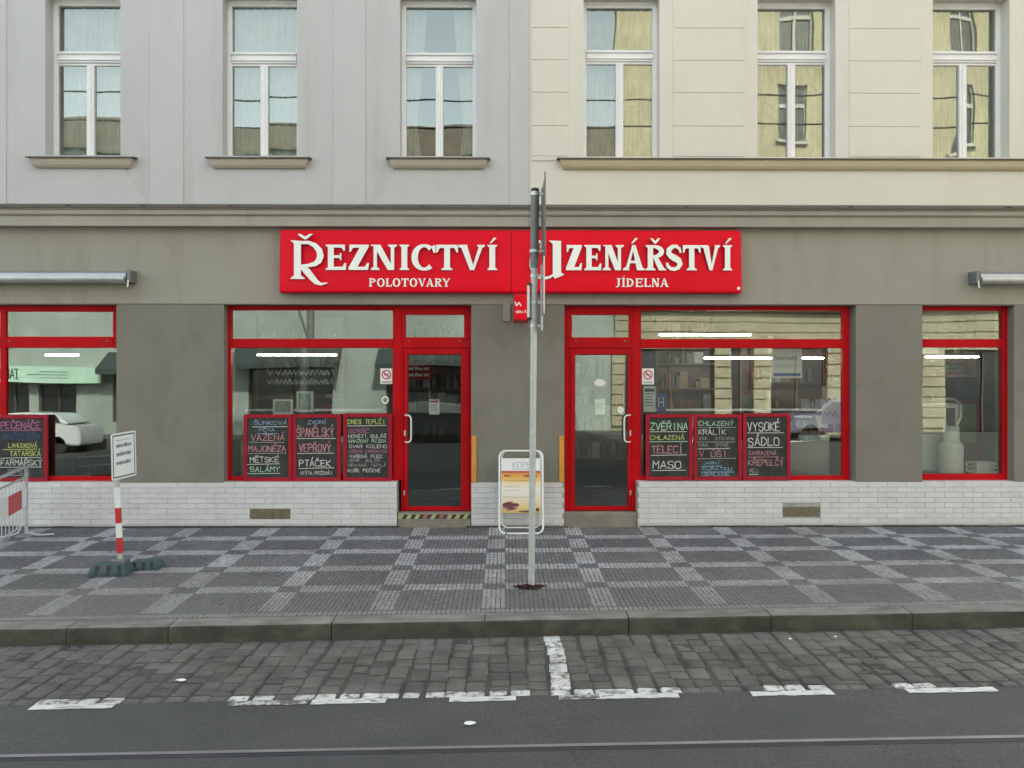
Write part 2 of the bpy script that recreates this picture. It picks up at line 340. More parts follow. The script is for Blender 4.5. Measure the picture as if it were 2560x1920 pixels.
def glyph(ch, w, h, t):
    s = 0.085*h; n = t*0.45; g = []
    def serif(xc, z, wd, up):   # bracketed serif round xc
        d = s*0.9; k = 1 if up else -1
        return [(xc-wd/2,z),(xc+wd/2,z),(xc+wd/2,z+k*s*0.55),(xc+wd*0.27,z+k*d*1.4),(xc-wd*0.27,z+k*d*1.4),(xc-wd/2,z+k*s*0.55)]
    if ch == 'I': g += [rc(w/2-t/2,w/2+t/2,s,h-s), serif(w/2,0,w,True), serif(w/2,h,w,False)]
    elif ch in 'EFL':
        x = w*0.12
        g += [rc(x,x+t,s*0.5,h-s*0.5)]
        g += [serif(x+t/2,0,t*1.75,True), serif(x+t/2,h,t*1.75,False)]
        g += [[(x+t*.5,0),(w,0),(w*1.02,h*.27),(w*.93,h*.27),(w*.84,s*1.5),(x+t*.5,s*1.5)]]
        if ch == 'E': g += [[(x+t*.5,h),(w*.96,h),(w*.96,h*.76),(w*.88,h*.76),(w*.80,h-s*1.4),(x+t*.5,h-s*1.4)], rc(x+t,w*.72,h*.47,h*.58), [(w*.70,h*.40),(w*.78,h*.38),(w*.78,h*.67),(w*.70,h*.65)]]
    elif ch == 'Z':
        g += [[(w*.05,h),(w,h),(w,h-s*1.4),(w*.22,h-s*1.4),(w*.12,h*.72),(w*.04,h*.72)], [(0,0),(w*.97,0),(w*1.02,h*.28),(w*.93,h*.28),(w*.82,s*1.5),(0,s*1.5)],
              [(0,s),(t*1.45,s),(w,h-s),(w-t*1.45,h-s)]]
    elif ch == 'N':
        g += [rc(w*.10,w*.10+n*1.3,s*.5,h-s*.5), rc(w*.90-n*1.3,w*.90,s*.5,h-s*.5), [(w*.08,h),(w*.08+t*1.25,h),(w*.90,0),(w*.90-t*1.1,0)],
              serif(w*.10+n*.6,0,t*1.5,True), serif(w*.90-n*.6,h,t*1.5,False), [(0,h),(w*.2,h),(w*.2,h-s*.7),(0,h-s*.6)]]
    elif ch == 'T':
        g += [rc(w/2-t/2,w/2+t/2,s,h-s), serif(w/2,0,t*1.9,True), [(0,h),(w,h),(w,h*.70),(w*.93,h*.70),(w*.84,h-s*1.5),(w*.16,h-s*1.5),(w*.07,h*.70),(0,h*.70)]]
    elif ch == 'V':
        g += [[(w*.06,h-s*.3),(w*.06+t*1.15,h-s*.3),(w*.62,0),(w*.44,0)], [(w*.96,h-s*.3),(w*.96-n*1.5,h-s*.3),(w*.50,0),(w*.60,0)],
              serif(w*.13,h,w*.42,False), serif(w*.88,h,w*.30,False)]
    elif ch == 'A':
        g += [[(w*.40,h),(w*.58,h),(w*.97,s*.3),(w*.97-t*1.2,s*.3)], [(w*.42,h),(w*.52,h),(w*.06+n*1.4,s*.3),(w*.06,s*.3)], rc(w*.25,w*.72,h*.28,h*.38),
              serif(w*.10,0,w*.32,True), serif(w*.85,0,w*.40,True)]
    elif ch in 'RP':
        x = w*.12
        g += [rc(x,x+t,s*.5,h-s*.5), serif(x+t/2,0,t*1.9,True), serif(x+t*.4,h,t*1.6,False)]
        g += arc(x+t*.8, h*.74, w*.88-t*.8-x*.4, h*.26, 90, -90, t*.95, s*1.2)
        g += [rc(x+t*.5,x+t*.9,h-s*1.2,h), rc(x+t*.5,x+t*.9,h*.48,h*.48+s*1.2)]
        if ch == 'R': g += [[(x+t*1.0,h*.52),(x+t*1.9,h*.52),(w*1.02,0),(w*1.02-t*1.25,0)], rc(w*.85,w*1.06,0,s*.8)]
    elif ch == 'C':
        g += arc(w*.52,h/2,w*.52,h*.52,48,312,t*1.1,s*1.3,20)
        g += [[(w*.80,h*.93),(w*.96,h*1.0),(w*.98,h*.68),(w*.90,h*.68)]]
    elif ch == 'O':
        g += arc(w/2,h/2,w/2,h*.52,0,180,t*1.05,s*1.2,14) + arc(w/2,h/2,w/2,h*.52,180,360,t*1.05,s*1.2,14)
    elif ch == 'D':
        x = w*.10
        g += [rc(x,x+t,s*.5,h-s*.5), serif(x+t*.3,0,t*1.4,True), serif(x+t*.3,h,t*1.4,False)] + arc(x+t*.7,h/2,w*.93-x-t*.6,h/2,90,-90,t,s*1.2) + [rc(x+t*.4,x+t*.8,0,s*1.2), rc(x+t*.4,x+t*.8,h-s*1.2,h)]
    elif ch == 'S':
        pts = [(.88,.70),(.80,.86),(.62,.955),(.40,.94),(.20,.82),(.18,.68),(.32,.57),(.55,.48),(.76,.38),(.84,.25),(.72,.10),(.50,.045),(.28,.07),(.12,.18),(.08,.30)]
        ws = [.35,.55,.65,.75,.95,1.0,1.1,1.2,1.1,.95,.75,.65,.65,.6,.45]
        g += ribbon([(p[0]*w,p[1]*h) for p in pts],[q*t for q in ws])
    elif ch == 'Y':
        g += [rc(w/2-t/2,w/2+t/2,s,h*.5), serif(w/2,0,t*1.9,True), [(w*.04,h-s*.3),(w*.04+t*1.2,h-s*.3),(w/2+t*.5,h*.42),(w/2-t*.5,h*.42)], [(w*.96,h-s*.3),(w*.96-n*1.6,h-s*.3),(w/2,h*.42),(w/2+t*.5,h*.42)],
              serif(w*.13,h,w*.42,False), serif(w*.88,h,w*.30,False)]
    elif ch == 'J':
        g += [rc(w*.45,w*.45+t,h*.2,h-s), serif(w*.45+t/2,h,w*.75,False)] + ribbon([(w*.45+t/2,h*.24),(w*.5,h*.08),(w*.3,0),(w*.08,h*.05)],[t,t*.9,t*.6,t*.5])
    return g
def accent(kind, xc, z, sz):
    if kind == 'a': return [[(xc-sz*.35,z),(xc-sz*.15,z),(xc+sz*.65,z+sz*.75),(xc+sz*.25,z+sz*.85)]]
    return [[(xc-sz*.75,z+sz*.75),(xc-sz*.4,z+sz*.8),(xc,z+sz*.38),(xc+sz*.4,z+sz*.8),(xc+sz*.75,z+sz*.75),(xc+sz*.12,z),(xc-sz*.12,z)]]
def solid_letter(polys, x0, z0, yb, dep, parent):
    mb = MB()
    for i, p in enumerate(polys):
        ar = sum(p[j][0]*p[(j+1)%len(p)][1]-p[(j+1)%len(p)][0]*p[j][1] for j in range(len(p)))
        if ar < 0: p = p[::-1]
        n = len(p); yf = yb-dep-0.0004*(i % 6)
        vs_ = [(x0+q[0], yf, z0+q[1]) for q in p] + [(x0+q[0], yb+0.002, z0+q[1]) for q in p]
        o = len(mb.v); mb.v += vs_; mb.f.append([o+j for j in range(n)]); mb.m.append(0)
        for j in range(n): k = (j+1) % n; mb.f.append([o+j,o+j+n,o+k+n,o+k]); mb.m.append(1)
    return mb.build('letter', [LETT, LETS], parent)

# ------------------------------------------------------------------ the ground
KY = -3.756                       # kerb's street face
GR = 0.0155                       # the street climbs to the right
def zroad(x): return -0.20 + GR*x
def zkerb(x): return zroad(x) + 0.126
def zwalk(x, y):
    xc = max(-9.0, min(9.0, x)); return (-y/3.756) * zkerb(xc)
YC = -5.0                        # edge between setts and asphalt
g = MB(); g.quad((-250,-250,-2.4),(250,-250,-2.4),(250,250,-2.4),(-250,250,-2.4)); tag(g.build('ground', GRND), kind='structure')
road = MB()
xs = [-60,-20,-9,0,9,20,60]; zr = lambda x: zroad(max(-20,min(20,x)))
for a, b in zip(xs, xs[1:]):
    road.quad((a,-18.6,zr(a)),(b,-18.6,zr(b)),(b,YC,zr(b)),(a,YC,zr(a)))
road_o = road.build('road', ASPH); tag(road_o, kind='structure')
bed = MB()
for a, b in zip(xs, xs[1:]):
    bed.quad((a,YC,zr(a)-0.0045),(b,YC,zr(b)-0.0045),(b,KY+0.02,zr(b)-0.0045),(a,KY+0.02,zr(a)-0.0045))
tag(bed.build('parking_lane', JOINTD), kind='structure')
bed_o = bpy.data.objects['parking_lane']; bed_o.data.materials[0] = JOINTS
# setts: columns run across the lane, stones of uneven length
def sett_mesh(seed, m):
    r = random.Random(seed); mb = MB(); n = 8
    def ring(sx, sy, z, jit):
        out = []
        for cx, cy in ((1,1),(-1,1),(-1,-1),(1,-1)):
            for q in ((0.84,1.0),(1.0,0.84)) if cx*cy < 0 else ((1.0,0.84),(0.84,1.0)):
                out.append((cx*q[0]*sx*0.5*(1+r.uniform(-jit,jit)), cy*q[1]*sy*0.5*(1+r.uniform(-jit,jit)), z + r.uniform(-1,1)*jit*0.05))
        return out
    rs = [ring(1,1,-0.045,0.0), ring(1,1,-0.007,0.05), ring(0.94,0.94,-0.001,0.05), ring(0.62,0.62,0.0015,0.06)]
    vs_ = [p for q in rs for p in q]; fs = []
    for i in range(3):
        for k in range(n): fs.append((i*n+k, i*n+(k+1)%n, (i+1)*n+(k+1)%n, (i+1)*n+k))
    fs.append(tuple(3*n+k for k in range(n)))
    mb.add(vs_, fs); me = bpy.data.meshes.new('cobblestone'); me.from_pydata(mb.v, [], mb.f); me.update(); me.materials.append(m)
    me.shade_smooth(); return me
SM = [sett_mesh(i, SETT) for i in range(9)]; SMP = [sett_mesh(40+i, SETTP) for i in range(4)]
rs = random.Random(11)
PITCH = 0.1375; X0 = 0.2985
outer = [(-2.98,-2.42,0.85),(-1.74,-1.22,0.8),(-1.22,-0.74,1.0),(-0.74,-0.56,0.8),(-0.56,0.08,1.0),(0.30,1.04,1.0),(1.50,2.06,0.9),(2.50,3.05,0.95)]
stones = []
k0 = int((-8.0-X0)/PITCH)
for k in range(k0, k0+118):
    xa = X0 + k*PITCH; w = PITCH-0.009; y = KY - 0.012 - rs.uniform(0,0.03)
    while y > YC+0.02:
        l = rs.choice((0.125,0.14,0.16,0.185,0.22))*rs.uniform(0.93,1.07)
        LAST = YC+0.100+rs.uniform(-.006,.006)
        if y > LAST+.05 and y - l < LAST + 0.06: l = y - LAST
        elif y <= LAST+.05: l = y - YC
        yc = y - l/2; xc = xa + PITCH/2
        painted = (k == 0)
        if yc - l/2 < YC+0.04 and any(a-0.03 < xc < b+0.03 and rs.random() < p for a, b, p in outer): painted = True
        stones.append((xc+rs.uniform(-.006,.006)+.012*math.sin(k*1.7+yc*4), yc, w*rs.uniform(0.93,1.03), l-rs.uniform(0.006,0.014), painted)); y -= l
vis = sorted(range(len(stones)), key=lambda i: (abs((stones[i][0])/(stones[i][1]+D)) > 0.66, stones[i][1]))
keep = set(vis[:300]); rest = MB(); restp = MB()
for i, (xc, yc, w, l, p) in enumerate(stones):
    tilt = (rs.gauss(0,0.012), rs.gauss(0,0.012), rs.gauss(0,0.025)); zz = zroad(xc) + rs.gauss(0,0.0025)
    if abs(xc/(yc+D)) > 0.72 or i not in keep:
        me = rs.choice(SMP if p else SM)
        M = Matrix.Translation((xc,yc,zz)) @ Matrix.Rotation(tilt[2],4,'Z') @ Matrix.Diagonal((w,l,1,1))
        (restp if p else rest).add([M @ v.co for v in me.vertices], [tuple(q.vertices) for q in me.polygons])
    else:
        o = bpy.data.objects.new('cobblestone', rs.choice(SMP if p else SM)); COL.objects.link(o); o.parent = bed_o
        o.location = (xc,yc,zz); o.rotation_euler = tilt; o.scale = (w,l,1)
        if p: o['label'] = 'white painted cobblestone of the parking line'
o = rest.build('cobblestones', SETT, bed_o); o['kind'] = 'stuff'; o.data.shade_smooth()
if restp.v: o = restp.build('painted_cobblestones', SETTP, bed_o); o['kind'] = 'stuff'; o.data.shade_smooth()
# painted strip on the asphalt side
rp = random.Random(3)
def marking(x0, x1, y0, y1, m, name='road_marking'):
    mb = MB(); n = max(4, int((x1-x0)/0.05))
    for i in range(n):
        a = x0+(x1-x0)*i/n; b = x0+(x1-x0)*(i+1)/n
        if i == 0: ya0 = y0+rp.uniform(-.006,.006); ya1 = y1+rp.uniform(-.006,.006)
        yb0 = y0+rp.uniform(-.006,.006); yb1 = y1+rp.uniform(-.006,.006)
        mb.quad((a,ya0,zroad(a)+0.004),(b,yb0,zroad(b)+0.004),(b,yb1,zroad(b)+0.004),(a,ya1,zroad(a)+0.004)); ya0, ya1 = yb0, yb1
    return mb.build(name, m, road_o)
for x0, x1, m in ((-2.98,-2.46,ROADP),(-1.74,-1.24,ROADW),(-1.22,-0.75,ROADP),(-0.35,0.07,ROADP),(0.34,0.60,ROADW),(0.60,1.10,ROADP),(1.56,2.08,ROADP),(2.55,3.12,ROADP)):
    marking(x0, x1, YC-0.082, YC-0.004, m)
# kerb stones
kb = [-8.4,-7.2,-6.0,-4.75,-3.45,-2.65,-1.37,-0.16,0.98,2.11,3.23,4.4,5.6,6.8,8.0,9.0]
kerb = empty('kerb', 'long dark granite kerb with worn joints along the pavement edge', 'kerb', loc=(0,KY,-0.2)); 
for a, b in zip(kb, kb[1:]):
    mb = MB(); j = 0.005; W = 0.20; c = 0.022
    prof = lambda x: [(KY, zroad(x)-0.12),(KY, zkerb(x)-c),(KY+c*0.35, zkerb(x)-c*0.3),(KY+c, zkerb(x)),(KY+W, zkerb(x)+0.002),(KY+W, zkerb(x)-0.2)]
    n = 6; N_ = 10; vs_ = []; fs = []
    for i in range(N_+1):
        x = a+j+(b-a-2*j)*i/N_; wob = 0.004*math.sin(x*7.3)+rp.uniform(-.0015,.0015)
        vs_ += [(x, p[0]+wob*(q<3), p[1]+(rp.uniform(-.0015,.0015) if 0<q<4 else 0)) for q, p in enumerate(prof(x))]
    for i in range(N_):
        for q in range(n-1): fs.append((i*n+q, (i+1)*n+q, (i+1)*n+q+1, i*n+q+1))
    fs.append(tuple(range(n-1,-1,-1))); fs.append(tuple(N_*n+q for q in range(n)))
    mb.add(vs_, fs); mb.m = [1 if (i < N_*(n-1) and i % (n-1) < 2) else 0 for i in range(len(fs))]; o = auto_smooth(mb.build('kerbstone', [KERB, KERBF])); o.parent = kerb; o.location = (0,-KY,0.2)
    o.matrix_parent_inverse = Matrix.Identity(4)
jt = MB()
jt.prism_x([(KY+0.012,-0.42),(KY+0.012,-0.11),(KY+0.19,-0.105),(KY+0.19,-0.42)], 0, 0.001) if False else None
# sidewalk base and mosaic
WI = -KY-0.20
sw = MB()
gx = [-60,-20,-9]+[-8+i*1.0 for i in range(17)]+[9,20,60]
for a, b in zip(gx, gx[1:]):
    for j in range(4):
        ya, yb = -WI*j/4, -WI*(j+1)/4
        sw.quad((a,yb,zwalk(a,yb)-0.0045),(b,yb,zwalk(b,yb)-0.0045),(b,ya,zwalk(b,ya)-0.0045),(a,ya,zwalk(a,ya)-0.0045))
        
side = sw.build('sidewalk', JOINT); tag(side, kind='structure')
PS = 0.0405
def mosaic():
    r = random.Random(5)
    V = {0:[],1:[]}; F = {0:[],1:[]}; T = {0:[],1:[]}
    bw = [0.60,1.29,2.02,2.75]
    nx = int(15.4/PS); ny = int((WI-0.01)/PS)
    fieldt = {}
    for i in range(nx):
        x = -7.55 + i*PS
        kx = round((x+0.1)/0.937); dx = abs(x+0.1-kx*0.937); inx = dx < 0.105
        for j in range(ny):
            w = 0.012 + (j+0.5)*PS
            inr = any(abs(w-q) < 0.095 for q in bw)
            cell = (kx if inx else math.floor((x+0.1)/0.937)+0.5, sum(1 for q in bw if w > q))
            ft = fieldt.setdefault(cell, r.uniform(-0.12,0.12))
            light = (inx != inr)
            if w > 3.44: light = True; ft = -0.35
            elif w > 3.40: light = False
            q = 1 if light else 0
            ox, oy = r.uniform(-.003,.003), r.uniform(-.003,.003); cx = x+ox; cy = -(w)+oy; a = r.uniform(-.09,.09)
            hx = PS/2*r.uniform(0.80,0.93); hy = PS/2*r.uniform(0.80,0.93); zc = zwalk(cx,cy)+r.gauss(0,0.0012)
            tx, ty = r.gauss(0,0.02), r.gauss(0,0.02)
            ca, sa = math.cos(a), math.sin(a); o = len(V[q])
            for sc, dz in ((1.0,-0.006),(0.84,0.0)):
                for sx, sy in ((-1,-1),(1,-1),(1,1),(-1,1)):
                    lx, ly = sx*hx*sc, sy*hy*sc
                    V[q].append((cx+lx*ca-ly*sa, cy+lx*sa+ly*ca, zc+dz+lx*tx+ly*ty))
            F[q] += [(o+4,o+5,o+6,o+7),(o,o+1,o+5,o+4),(o+1,o+2,o+6,o+5),(o+2,o+3,o+7,o+6),(o+3,o,o+4,o+7)]
            t = min(1,max(0,0.45+ft*2+r.gauss(0,0.22))); T[q] += [t]*5
    for q, nm, m in ((0,'dark_mosaic_stones',MOSD),(1,'light_mosaic_stones',MOSL)):
        me = bpy.data.meshes.new(nm); me.from_pydata(V[q], [], F[q]); me.update(); me.materials.append(m)
        at = me.attributes.new('tone','FLOAT','FACE'); at.data.foreach_set('value', T[q])
        o = bpy.data.objects.new(nm, me); COL.objects.link(o); o.parent = side; o['kind'] = 'stuff'
mosaic()
# tram rails
for yr, lab in ((-5.745,'near-kerb steel tram rail with a dark groove set in the asphalt'),(-7.18,'second steel tram rail farther out in the asphalt street')):
    t = empty('tram_rail', lab, 'tram rail', 'tram rails in the street', loc=(0,yr,0))
    for nm, a, b, m, dz in (('rail_head',0.003,0.038,STEEL,0.004),('rail_groove',-0.04,0.003,RGRV,0.0016)):
        mb = MB()
        for xa, xb in zip(xs, xs[1:]):
            mb.quad((xa,a,zr(xa)+dz),(xb,a,zr(xb)+dz),(xb,b,zr(xb)+dz),(xa,b,zr(xa)+dz))
        mb.build(nm, m, t)
# opposite pavement
ow = MB(); ow.box(-60,60,-24,-18.6,-2.3,-0.05); tag(ow.build('far_sidewalk', GRND), kind='structure')

# ------------------------------------------------------------------ the two buildings
XB = X(1325)
XL, XR = -8.1, 8.4
HT = 17.5
bl = empty('apartment_building', 'grey rendered apartment building with three tall windows above the left half of the shop', 'building', loc=(-4,0,0))
br = empty('apartment_building', 'cream rendered apartment building with grooved blocks and a continuous ledge, right of the grey one', 'building', loc=(4,0,0))
def part(mb, name, m, root, label=None):
    o = mb.build(name, m); o.parent = root; o.location = -root.location
    if label: o['label'] = label
    return o
def grid_wall(mb, xs_, zs_, hole, y0, y1):
    xs_ = sorted(set(round(a,5) for a in xs_)); zs_ = sorted(set(round(a,5) for a in zs_))
    nx, nz = len(xs_)-1, len(zs_)-1
    solid = [[not hole((xs_[i]+xs_[i+1])/2,(zs_[j]+zs_[j+1])/2) for j in range(nz)] for i in range(nx)]
    S = lambda i, j: 0 <= i < nx and 0 <= j < nz and solid[i][j]
    for i in range(nx):
        for j in range(nz):
            if not solid[i][j]: continue
            a, b, c, d = xs_[i], xs_[i+1], zs_[j], zs_[j+1]
            mb.quad((a,y0,c),(b,y0,c),(b,y0,d),(a,y0,d)); mb.quad((a,y1,c),(a,y1,d),(b,y1,d),(b,y1,c))
            if not S(i-1,j): mb.quad((a,y0,c),(a,y0,d),(a,y1,d),(a,y1,c))
            if not S(i+1,j): mb.quad((b,y0,c),(b,y1,c),(b,y1,d),(b,y0,d))
            if not S(i,j-1): mb.quad((a,y0,c),(a,y1,c),(b,y1,c),(b,y0,c))
            if not S(i,j+1): mb.quad((a,y0,d),(b,y0,d),(b,y1,d),(a,y1,d))
    return mb
def rects_hole(rects): return lambda x, z: any(a < x < b and c < z < d for a, b, c, d in rects)
WT = 0.42
ZT = Z(5,0.2)                     # top of upper window openings
ZS = Z(391)                       # upper sills
winL = [(X(113),X(301)),(X(556),X(743)),(X(1000),X(1191))]
winR = [(X(1459),X(1649)),(X(1894),X(2089)),(X(2332),X(2524))]
pitchL = winL[1][0]-winL[0][0]
winL0 = (winL[0][0]-pitchL, winL[0][1]-pitchL)
Zc0 = Z(568)                      # underside of the cornice
FH = 3.45                         # storey height
def openings(ws): return [(a,b,ZS+FH*k,ZT+FH*k) for a, b in ws for k in range(0,3)]
for root, xa, xb, ws, m in ((bl,XL,XB,[winL0]+winL,GREY),(br,XB,XR,winR,CREAM)):
    holes = openings(ws)
    mb = grid_wall(MB(), [xa,xb]+[v for h in holes for v in h[:2]], [Zc0+0.021,HT]+[v for h in holes for v in h[2:]], rects_hole(holes), 0.0, WT)
    part(mb, 'wall', m, root)
    mb = MB(); 
    rt = 0.0 if root is bl else 0.002
    mb.box(xa+rt,xb-rt,WT,11,HT-0.002,HT+0.3); mb.box(xa+rt,xb-rt,10.7,11,0,HT-0.004)
    if root is bl: mb.box(xa+.001,xa+0.3,WT+.001,10.69,0,HT-.006)
    else: mb.box(xb-0.3,xb-.001,WT+.001,10.69,0,HT-.006)
    mb.prism_x([(-0.35,HT-0.1),(-0.35,HT+0.06),(WT,HT+0.5),(WT,HT-0.1)], xa+rt, xb-rt)
    part(mb, 'roof', FLASH, root)
# shallow strips on the grey wall
for a, b in ((-70,17),(375,459),(832,914),(1274,1323.5)):
    mb = MB().cbox(X(a), X(b), -0.014, 0.01, Z(514), HT-0.2, 0.006); part(mb, 'wall_strip', GREYP, bl)
for a, b in [winL[0],winL[1],winL[2],winL0]:
    xm = (a+b)/2; w1 = 0.50; w2 = 0.80; z1 = Z(424); z0 = Z(514)
    mb = MB(); y = -0.007; 
    mb.add([(xm-w2,y,z0),(xm+w2,y,z0),(xm+w1,y,z1),(xm-w1,y,z1),(xm-w2-.007,0.01,z0),(xm+w2+.007,0.01,z0),(xm+w1+.007,0.01,z1),(xm-w1-.007,0.01,z1)],
           [(0,1,2,3),(0,3,7,4),(1,5,6,2),(3,2,6,7)])
    part(mb, 'apron_panel', GREYP, bl)
# grooved blocks on the cream wall
gz = [Z(v) for v in (391,315,231.5,150.5,69.5,-11.5,-92.5)]
for a, b in ((1330,1421),(1682,1862),(2122,2300),(2562,2740)):
    for k in range(5):
        z1 = gz[k+1]-0.004; z0 = gz[k]+0.004
        mb = MB().cbox(X(a), X(b), -0.009, 0.01, z0, z1, 0.005)
        part(mb, 'facade_block', CREAM, br)
mb = MB().cbox(X(1330), X(1385), -0.014, 0.01, Z(402)+0.0, Z(391)-0.006, 0.004); part(mb, 'facade_block', CREAM, br)
# string course, sills, cornice
def sill(root, xa, xb, m, ends=(1,1)):
    e0, e1 = 0.065*ends[0], 0.065*ends[1]
    mb = MB(); y1 = -0.10; y2 = -0.075
    z3 = Z(396,-.1); z2 = Z(402,-.1); z1_ = Z(414,-.075); z0 = Z(421,-.05)
    xm0, xm1 = xa+e0*.6, xb-e1*.6
    prof = [(0.03,z3),(y1,z3),(y1,z2),(y2,z1_),(-0.045,z0),(0.03,z0)]
    vs_ = []; n = len(prof)
    ins = [0,0,0,0.5,1,1]
    for q, p in enumerate(prof): vs_.append((xm0+e0*.7*ins[q]*1.0, p[0], p[1]))
    for q, p in enumerate(prof): vs_.append((xm1-e1*.7*ins[q]*1.0, p[0], p[1]))
    mb.add(vs_, [(i,(i+1)%n,(i+1)%n+n,i+n) for i in range(n)]+[tuple(range(n-1,-1,-1)),tuple(range(n,2*n))])
    s = part(mb, 'window_sill', m, root)
    mb = MB(); mb.prism_x([(0.2,Z(389)),(-0.125,Z(393.5,-.125)),(-0.125,Z(397,-.125)),(-0.115,Z(397,-.125)),(-0.115,z3+0.002),(0.2,z3+0.002)], xa, xb)
    f = mb.build('flashing', FLASH, s); return s
for (a, b), (u0, u1) in zip([winL[0],winL[1],winL[2]], ((65,335),(513,775),(965,1225))): sill(bl, X(u0,-.1), X(u1,-.1), SILLM)
sill(br, X(1393,-.1), XR, SILLC, (1,0))
for root, xa, xb, m in ((bl,XL,X(1321),CORNL),(br,X(1321)+0.004,XR,CORN)):
    P_ = [(0.05,Z(509)),(-0.185,Z(519,-.185)),(-0.185,Z(524,-.185)),(-0.165,Z(526,-.165)),(-0.165,Z(536,-.165)),(-0.145,Z(540,-.145)),(-0.13,Z(542,-.13)),(-0.125,Z(566,-.125)),(0.05,Z(568,-.125))]
    c = part(MB().prism_x(P_, xa, xb), 'cornice', m, root)
    mb = MB().prism_x([(0.04,Z(509)+.004),(-0.20,Z(517,-.2)),(-0.20,Z(521.5,-.2)),(-0.19,Z(521.5,-.2)),(-0.19,Z(519,-.19)+.001),(0.04,Z(509)-.004)], xa, xb)
    for u in ((190,375,590,805,1058) if root is bl else (1707,2110,2500)):
        x = X(u); mb.box(x-0.025,x+0.03,-0.203,-0.10,Z(516,-.2),Z(514,-.2))
    mb.build('flashing', FLASH, c)

# ground floor wall: openings
Zl = Z(762)                       # lintel
Zt = Z(1206)                      # top of the white brick band
Zd = 0.175                        # door sill
GD = 0.18                         # depth of the frames
opA = (X(-90),X(290)); opL = (X(559),X(1178)); opR = (X(1411),X(2141)); opZ = (X(2307),X(2537)); doorL = (X(992),X(1178)); doorR = (X(1411),X(1594))
for root, xa, xb in ((bl,XL,XB),(br,XB,XR)):
    hs = [(a,b,Zt,Zl) for a, b in (opA,opL,opR,opZ) if (b < XB) == (root is bl)]
    mb = grid_wall(MB(), [xa,xb]+[v for h in hs for v in h[:2]], [Zt, Zl, Zl+.001, Z(760), Zc0+0.02], rects_hole([(a,b,Zt-1,Zl) for a,b,_,_ in hs]), 0.012, WT)
    part(mb, 'shop_wall', PIER, root)
    mb = MB().box(xa, xb, 0.0, 0.011, Z(760), Zc0-0.001+0.02); part(mb, 'lintel_band', BAND, root)
# white glazed brick band
TW, TH = 0.24, 0.065
def tile_mesh():
    mb = MB(); c = 0.022
    mb.add([(-.5,0.012,-.5),(.5,0.012,-.5),(.5,0.012,.5),(-.5,0.012,.5),(-.5,0.002,-.5),(.5,0.002,-.5),(.5,0.002,.5),(-.5,0.002,.5),(-.49,0,-.46),(.49,0,-.46),(.49,0,.46),(-.49,0,.46)],
           [(8,9,10,11),(4,5,9,8),(5,6,10,9),(6,7,11,10),(7,4,8,11),(0,1,5,4),(1,2,6,5),(2,3,7,6),(3,0,4,7)])
    me = bpy.data.meshes.new('brick'); me.from_pydata(mb.v, [], mb.f); me.update(); me.materials.append(TILE); return me
TM = tile_mesh()
vent = [(X(624),X(726),Z(1298),Z(1271)),(X(1957),X(2051),Z(1293),Z(1267))]
rt_ = random.Random(9)
for root, spans in ((bl,[(XL,doorL[0]),(doorL[1],XB)]),(br,[(XB,doorR[0]),(doorR[1],XR)])):
    mb = MB()
    for a, b in spans: mb.box(a+.001,b-.001,0.008,WT-.002,-0.1,Zt-0.002)
    gp = part(mb, 'brick_base', GROUT, root)
    cnt = 0
    for a, b in spans:
        row = 0; zt_ = Zt
        while zt_ > 0.03:
            zb = max(zt_-TH, 0.022); x = -8.4 + (TW/2 if row % 2 else 0)
            if x > a: x -= TW
            while x < b:
                p, q = max(x,a), min(x+TW,b); x += TW
                if q-p < 0.03: continue
                if any(p < v[1]-.02 and q > v[0]+.02 and zb < v[3]-.015 and zt_ > v[2]+.015 for v in vent):
                    v = [v for v in vent if p < v[1] and q > v[0]][0]
                    if p < v[0]-.03: q = v[0]
                    elif q > v[1]+.03: p = v[1]
                    else: continue
                cnt += 1
                o = bpy.data.objects.new('brick', TM); COL.objects.link(o); o.parent = root
                o.location = Vector(((p+q)/2+rt_.uniform(-.0008,.0008), rt_.uniform(-.0008,.0008), (zt_+zb)/2)) - root.location
                o.scale = (q-p-0.0032, 1, zt_-zb-0.0042); o.rotation_euler = (rt_.uniform(-.006,.006), 0, rt_.uniform(-.003,.003))
            zt_ -= TH; row += 1
    print('bricks', cnt)
for root, v in ((bl,vent[0]),(br,vent[1])):
    mb = MB().cbox(v[0]+.004, v[1]-.004, 0.001, 0.02, v[2]+.004, v[3]-.004, 0.003)
    for i in range(6): 
        z = v[2]+0.02+i*0.017; mb.box(v[0]+.03, v[1]-.03, -0.0015, 0.002, z, z+0.006)
    part(mb, 'vent_cover', VENT, root)
